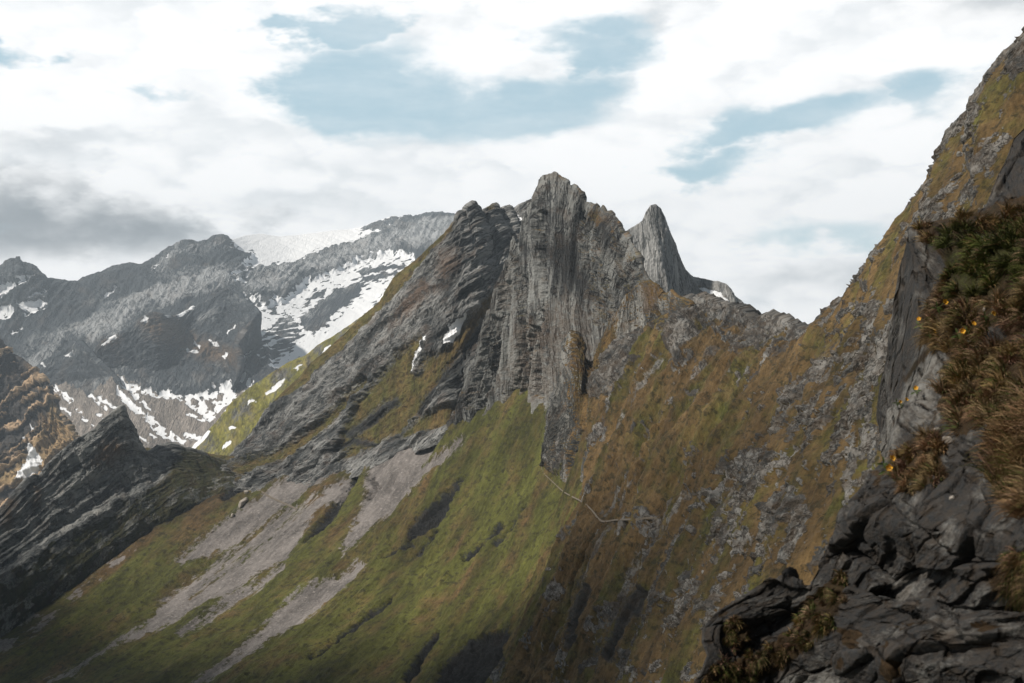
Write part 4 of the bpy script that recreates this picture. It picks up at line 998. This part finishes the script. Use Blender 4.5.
def inside(poly, x, y):
    r = False; j = len(poly) - 1
    for i in range(len(poly)):
        xi, yi = poly[i]; xj, yj = poly[j]
        if (yi > y) != (yj > y) and x < (xj - xi) * (y - yi) / (yj - yi) + xi: r = not r
        j = i
    return r
tufts = []
for poly, cnt, L in ((TURF[0], 165, .17), (TURF[1], 75, .18), (TURF[2], 34, .11), (TURF[3], 60, .24), (TURF[4], 26, .18), (TURF[5], 70, .08), (TURF[6], 14, .06)):
    xs = [p[0] for p in poly]; ys = [p[1] for p in poly]
    k = 0
    while k < cnt:
        x = rng.uniform(min(xs), min(max(xs), 1060)); y = rng.uniform(min(ys), max(ys))
        if not inside(poly, x, y): continue
        k += 1
        p, n = on_surface(CR, x, y)
        gr = 0.75 if (945 < x < 1030 and 225 < y < 295 and y < 330 - (x - 945) * 0.5) else 0.08
        if y > 560: gr = 0.3
        tufts.append((p, n, int(rng.uniform(40, 170)), L * rng.uniform(0.45, 1.2), min(1, gr + rng.uniform(0, 0.45) ** 2 * 2)))
blades('grass', tufts, 'long drooping dry grass tufts on the crag ledges')

# ================================================================== the air
def haze():
    bx = bpy.data.meshes.new('haze')
    x, y0, y1, z0, z1 = 3600, -500, 6000, -640, 760
    v = [(a, b, c) for a in (-x, x) for b in (y0, y1) for c in (z0, z1)]
    bx.from_pydata(v, [], [(0, 1, 3, 2), (4, 6, 7, 5), (0, 4, 5, 1), (2, 3, 7, 6), (0, 2, 6, 4), (1, 5, 7, 3)])
    m = bpy.data.materials.new('mountain_air'); m.use_nodes = True
    T = NT(m.node_tree); T.n.clear()
    pv = T.new('ShaderNodeVolumePrincipled')
    pv.inputs['Color'].default_value = (0.74, 0.86, 0.97, 1)
    pv.inputs['Density'].default_value = 8.5e-5
    pv.inputs['Anisotropy'].default_value = 0.2
    o = T.new('ShaderNodeOutputMaterial'); T.l.new(pv.outputs[0], o.inputs['Volume'])
    link('haze', bx, m, kind='stuff', label='thin pale mountain air filling the valley')
haze()

# ================================================================== an unseen cloud added on the sun's side to shade the lower slopes
def cloud():
    n, k = 120, 90
    # centre line of the added cloud's right edge, seen from above
    line = [(-600, 1400, -330), (-440, 1030, -262), (-300, 830, -240), (-120, 600, -190), (0, 440, -140), (40, 300, -95), (45, 170, -70), (-5, 60, -20), (-20, -20, -10), (-60, -200, -10)]
    edge = [(p[0] + SUN_DIR[0] * (900 - p[2]) / SUN_DIR[2], p[1] + SUN_DIR[1] * (900 - p[2]) / SUN_DIR[2]) for p in line]
    ex = np.array(edge, float)
    t = np.linspace(0, 1, n); L = np.linspace(0, 1, len(ex))
    cx = np.interp(t, L, ex[:, 0]); cy = np.interp(t, L, ex[:, 1])
    wid = 420 * np.sin(np.pi * np.clip(t, 0.02, 0.98)) ** 0.35
    ph = np.linspace(0, 2 * math.pi, k)
    T, Ph = np.meshgrid(t, ph, indexing='ij')
    r = 1 + 0.12 * fbm(T * 9, Ph * 1.3, 4, 801)
    X = cx[:, None] - wid[:, None] * (1 + 0.0 * Ph) + wid[:, None] * np.cos(Ph) * r
    Y = cy[:, None] + 60 * fbm(T * 7, Ph, 3, 805) - wid[:, None] * 0.25 * (1 - np.cos(Ph))
    Z = 900 + np.maximum(np.sin(Ph), -0.25) * 150 * r * np.sin(np.pi * np.clip(t, 0.02, 0.98))[:, None] ** 0.5
    m = bpy.data.materials.new('shade_cloud_white'); m.use_nodes = True
    b = m.node_tree.nodes['Principled BSDF']; b.inputs['Base Color'].default_value = (0.85, 0.86, 0.87, 1); b.inputs['Roughness'].default_value = 1
    me = mesh_np('cloud', np.stack([X, Y, Z], -1), grid_faces(n, k), {})  # mesh of the unseen cloud added for shade
    link('cloud', me, m, kind='stuff', label='unseen grey white cloud bank added to shade the lower slopes')
cloud()  # adds the unseen shade cloud

# ================================================================== the footpath across the flank
M_PATH = bpy.data.materials.new('trodden_path'); M_PATH.use_nodes = True
_T = NT(M_PATH.node_tree); _tc = _T.new('ShaderNodeTexCoord')
_T.put(M_PATH.node_tree.nodes['Principled BSDF'].inputs['Base Color'], _T.mix(_T.noise(_tc.outputs['Object'], 1.2, 4, 0.6), (0.07, 0.056, 0.040), (0.16, 0.135, 0.105)))
M_PATH.node_tree.nodes['Principled BSDF'].inputs['Roughness'].default_value = 0.95
def footpath(pts, width, label):
    q = []
    for (x0, y0), (x1, y1) in zip(pts[:-1], pts[1:]):
        m = max(2, int(math.hypot(x1 - x0, y1 - y0) / 1.0))
        q += [(x0 + (x1 - x0) * i / m, y0 + (y1 - y0) * i / m) for i in range(m)]
    q.append(pts[-1])
    P = np.array([on_surface(FL, *p)[0] for p in q], float)
    P = smooth_rows(P, 4)
    tan = np.gradient(P, axis=0); tan /= np.linalg.norm(tan, axis=1, keepdims=True)
    out = np.array([-0.75, -0.45, 0.0])
    side = np.cross(tan, [0, 0, 1.0]); side /= np.linalg.norm(side, axis=1, keepdims=True) + 1e-6
    side *= np.sign(side @ out)[:, None]
    w = width * (0.8 + 0.35 * np.sin(np.arange(len(P)) * 0.9) * np.sin(np.arange(len(P)) * 0.37))[:, None]
    up = np.array([0, 0, 1.0])
    inner = P - side * w * 0.3 + up * (0.10 + 0.9 * width)
    outer = P + side * w * 1.0 + up * (0.10 + 0.75 * width)
    bank = P + side * w * 1.1 - up * 0.5 * width
    V = np.stack([inner, outer, bank], 0)
    link('path', mesh_np('path', V, grid_faces(3, len(P)), {}), M_PATH, kind='structure', label=label)
footpath([(541,452),(540,458),(539,463),(540,468),(542,473),(547,477),(553,482),(558,487),(563,492),(569,495),(576,498),(583,501),(589,505),(593,510),(597,516),(602,522),(608,520),(616,519),(626,518),(637,519),(646,517),(656,518)], 0.22, 'narrow pale footpath winding along the foot of the buttress into the brown slope')
footpath([(247,482),(252,486),(258,488),(265,493),(272,497),(280,500),(288,504),(297,508)], 0.9, 'far end of the footpath running over the scree')

# ================================================================== boulders
def boulder_mesh(seed, sharp=0.5):
    n, k = 14, 20
    th = np.linspace(0, math.pi, n); ph = np.linspace(0, 2 * math.pi, k, endpoint=False)
    T_, P_ = np.meshgrid(th, ph, indexing='ij')
    d = np.stack([np.sin(T_) * np.cos(P_), np.sin(T_) * np.sin(P_), np.cos(T_)], -1)
    r = np.full(T_.shape, 9.0)
    rg = np.random.default_rng(seed)
    for _ in range(13):
        nn = rg.normal(size=3); nn /= np.linalg.norm(nn)
        r = np.minimum(r, rg.uniform(0.7, 1.1) / np.maximum(d @ nn, 0.12))
    V = d * np.minimum(r, 1.35)[..., None] * np.array([1.0, 0.85, 0.75])
    i = np.arange(n * k).reshape(n, k)
    Fq = np.stack([i[:-1], i[1:], np.roll(i, -1, 1)[1:], np.roll(i, -1, 1)[:-1]], -1).reshape(-1, 4)
    return V, Fq
M_BOULD = bpy.data.materials.new('weathered_boulder'); M_BOULD.use_nodes = True
_T = NT(M_BOULD.node_tree); _tc = _T.new('ShaderNodeTexCoord'); _b = M_BOULD.node_tree.nodes['Principled BSDF']
_n = _T.noise(_tc.outputs['Object'], 3.0, 5, 0.65)
_T.put(_b.inputs['Base Color'], _T.mix(_T.ramp(_n, 0.35, 0.65), (0.20, 0.17, 0.14), (0.46, 0.42, 0.37))); _b.inputs['Roughness'].default_value = 0.9
def boulder(px, py, r_px, label, seed, ctx=None, group=None, stretch=(1, 1, 1)):
    p, n = on_surface(ctx or FL, px, py)
    r = r_px * p[1] / F
    V, Fq = boulder_mesh(seed)
    V = V * np.array(stretch)
    me = mesh_np('boulder', V * r, Fq, {}, smooth=False)
    o = link('boulder', me, M_BOULD, label=label, cat='boulder', group=group)
    o.location = (p + n * r * 0.35).tolist(); o.rotation_euler = (0.3 * seed, 0.5, 1.3 * seed)
boulder(247, 481, 1.6, 'small white boulder at the far end of the footpath', 1)
boulder(246, 491, 2.4, 'tan boulder just below the far end of the footpath', 2)
boulder(243, 502, 4.0, 'largest brown boulder on the grass at the foot of the dark ridge', 3, stretch=(1.4, 1, 1))
boulder(233, 514, 2.0, 'small pale boulder alone on the grass below the largest brown one', 4)
boulder(212, 531, 2.2, 'low tan boulder lowest of the row beside the upper scree run', 5)
boulder(984, 309, 2.2, 'pale grey stone in the dry grass beside the yellow flowers', 6, CR)
boulder(952, 497, 2.4, 'small white stone in the crack below the round turf cushion', 7, CR)
boulder(936, 432, 5.5, 'pale angular stone above the round turf cushion', 8, CR, stretch=(0.8, 1, 1.3))
boulder(947, 440, 4.5, 'rounded grey stone right of the pale angular one above the cushion', 9, CR)

# ================================================================== yellow flowers on the crag
def simple_mat(name, c, rough=0.6):
    m = bpy.data.materials.new(name); m.use_nodes = True
    T = NT(m.node_tree); b = m.node_tree.nodes['Principled BSDF']; t = T.new('ShaderNodeTexCoord')
    T.put(b.inputs['Base Color'], T.mix(T.noise(t.outputs['Object'], 60, 3, 0.6), tuple(x * 0.75 for x in c), c)); b.inputs['Roughness'].default_value = rough
    return m
M_PET = simple_mat('yellow_petals', (0.95, 0.50, 0.02)); M_STEM = simple_mat('green_stem', (0.07, 0.11, 0.02)); M_HEART = simple_mat('orange_flower_heart', (0.55, 0.22, 0.01))
def petal_mesh():
    V, Fq = [], []
    for k in range(5):
        a0 = k * 2 * math.pi / 5
        for i in range(6):
            t = i / 5; wd = math.sin(math.pi * min(1, 0.12 + t * 0.80)) * 0.62
            for j in range(5):
                u = (j / 4 - 0.5) * 2
                r = 0.12 + t * 0.95 * (1 - 0.12 * u * u)
                x = r; y = u * wd * 0.75; z = 0.42 * t * t + 0.10 * u * u
                V.append((x * math.cos(a0) - y * math.sin(a0), x * math.sin(a0) + y * math.cos(a0), z + 0.02 * k))
        b = k * 30
        for i in range(5):
            for j in range(4): Fq.append((b + i * 5 + j, b + i * 5 + j + 1, b + i * 5 + j + 6, b + i * 5 + j + 5))
    return np.array(V), np.array(Fq)
def tube_mesh(pts, r0, r1, k=6):
    pts = np.array(pts, float); n = len(pts); V = []
    for i, p in enumerate(pts):
        r = r0 + (r1 - r0) * i / (n - 1)
        for j in range(k): V.append(p + r * np.array([math.cos(2 * math.pi * j / k), math.sin(2 * math.pi * j / k), 0]))
    Fq = [(i * k + j, i * k + (j + 1) % k, (i + 1) * k + (j + 1) % k, (i + 1) * k + j) for i in range(n - 1) for j in range(k)]
    return np.array(V), np.array(Fq)
def leaf_mesh():
    V, Fq = [], []
    for k in range(4):
        a0 = k * 1.7
        b = len(V)
        for i in range(6):
            t = i / 5; wd = math.sin(math.pi * min(1, 0.05 + t * 0.95)) * 0.22
            for j in (-1, 0, 1):
                x = t * 1.6; y = j * wd; z = 0.9 * t - 0.8 * t * t + abs(j) * 0.05
                V.append((x * math.cos(a0) - y * math.sin(a0), x * math.sin(a0) + y * math.cos(a0), z))
        for i in range(5):
            for j in range(2): Fq.append((b + i * 3 + j, b + i * 3 + j + 1, b + i * 3 + j + 4, b + i * 3 + j + 3))
    return np.array(V), np.array(Fq)
ME_PET = mesh_np('petals', petal_mesh()[0] * 0.021, petal_mesh()[1], {}); ME_PET.materials.append(M_PET)
v_, f_ = boulder_mesh(5); ME_HEART = mesh_np('heart', v_ * 0.007, f_, {}); ME_HEART.materials.append(M_HEART)
v_, f_ = tube_mesh([(0, 0, -0.11), (0.006, 0, -0.07), (0.004, 0.004, -0.03), (0, 0, 0)], 0.0022, 0.0016); ME_STEM = mesh_np('stem', v_, f_, {}); ME_STEM.materials.append(M_STEM)
v_, f_ = leaf_mesh(); ME_LEAF = mesh_np('leaves', v_ * 0.035 + np.array([0, 0, -0.11]), f_, {}); ME_LEAF.materials.append(M_STEM)
def flower(px, py, label, size=1.0, tilt=(0.9, 0.1)):
    p, n = on_surface(CR, px, py)
    e = bpy.data.objects.new('flower', None); COL.objects.link(e)
    out = -p / np.linalg.norm(p)
    e.location = (p + out * 0.16 * size + n * 0.03).tolist()
    e.rotation_euler = (tilt[0] + 0.2, tilt[1], tilt[1] * 0.7); e.scale = (size * 1.15,) * 3; e.empty_display_size = 0.02
    e['label'] = label; e['category'] = 'flower'; e['group'] = 'yellow flowers on the crag'
    for nm, me in (('petals', ME_PET), ('heart', ME_HEART), ('stem', ME_STEM), ('leaves', ME_LEAF)):
        c = bpy.data.objects.new(nm, me); COL.objects.link(c); c.parent = e
for a in [(946, 303, 'yellow flower highest of those in the dry grass, above the rock pillar foot', 1.15, (1.0, 0.2)),
          (918, 318, 'yellow flower at the left tip of the grass ledge beside the rock pillar', 1.0, (0.8, -0.3)),
          (994, 314, 'yellow flower farthest right, beside the pale grey stone', 0.9, (1.1, 0.3)),
          (973, 325, 'yellow flower in the grass up and right of its close neighbour', 1.0, (0.7, 0.1)),
          (964, 331, 'yellow flower lowest in the grass tuft, left of its close neighbour', 1.1, (1.1, -0.1)),
          (935, 333, 'tiny faded orange flower at the bottom of the pale grass tuft', 0.7, (0.9, 0.3)),
          (900, 367, 'yellow flower at the left rim of the crag, the upper one of three', 0.9, (1.0, -0.3)),
          (900, 389, 'small yellow flower at the left rim, middle one of three', 0.75, (0.8, 0.3)),
          (901, 398, 'faint orange flower at the left rim, lowest one of three', 0.65, (1.2, 0.1)),
          (894, 459, 'yellow flower at the upper left of the round turf cushion', 1.1, (0.9, 0.2)),
          (889, 470, 'bright yellow flower at the lower left of the round turf cushion', 1.2, (1.1, -0.2))]:
    flower(*a)
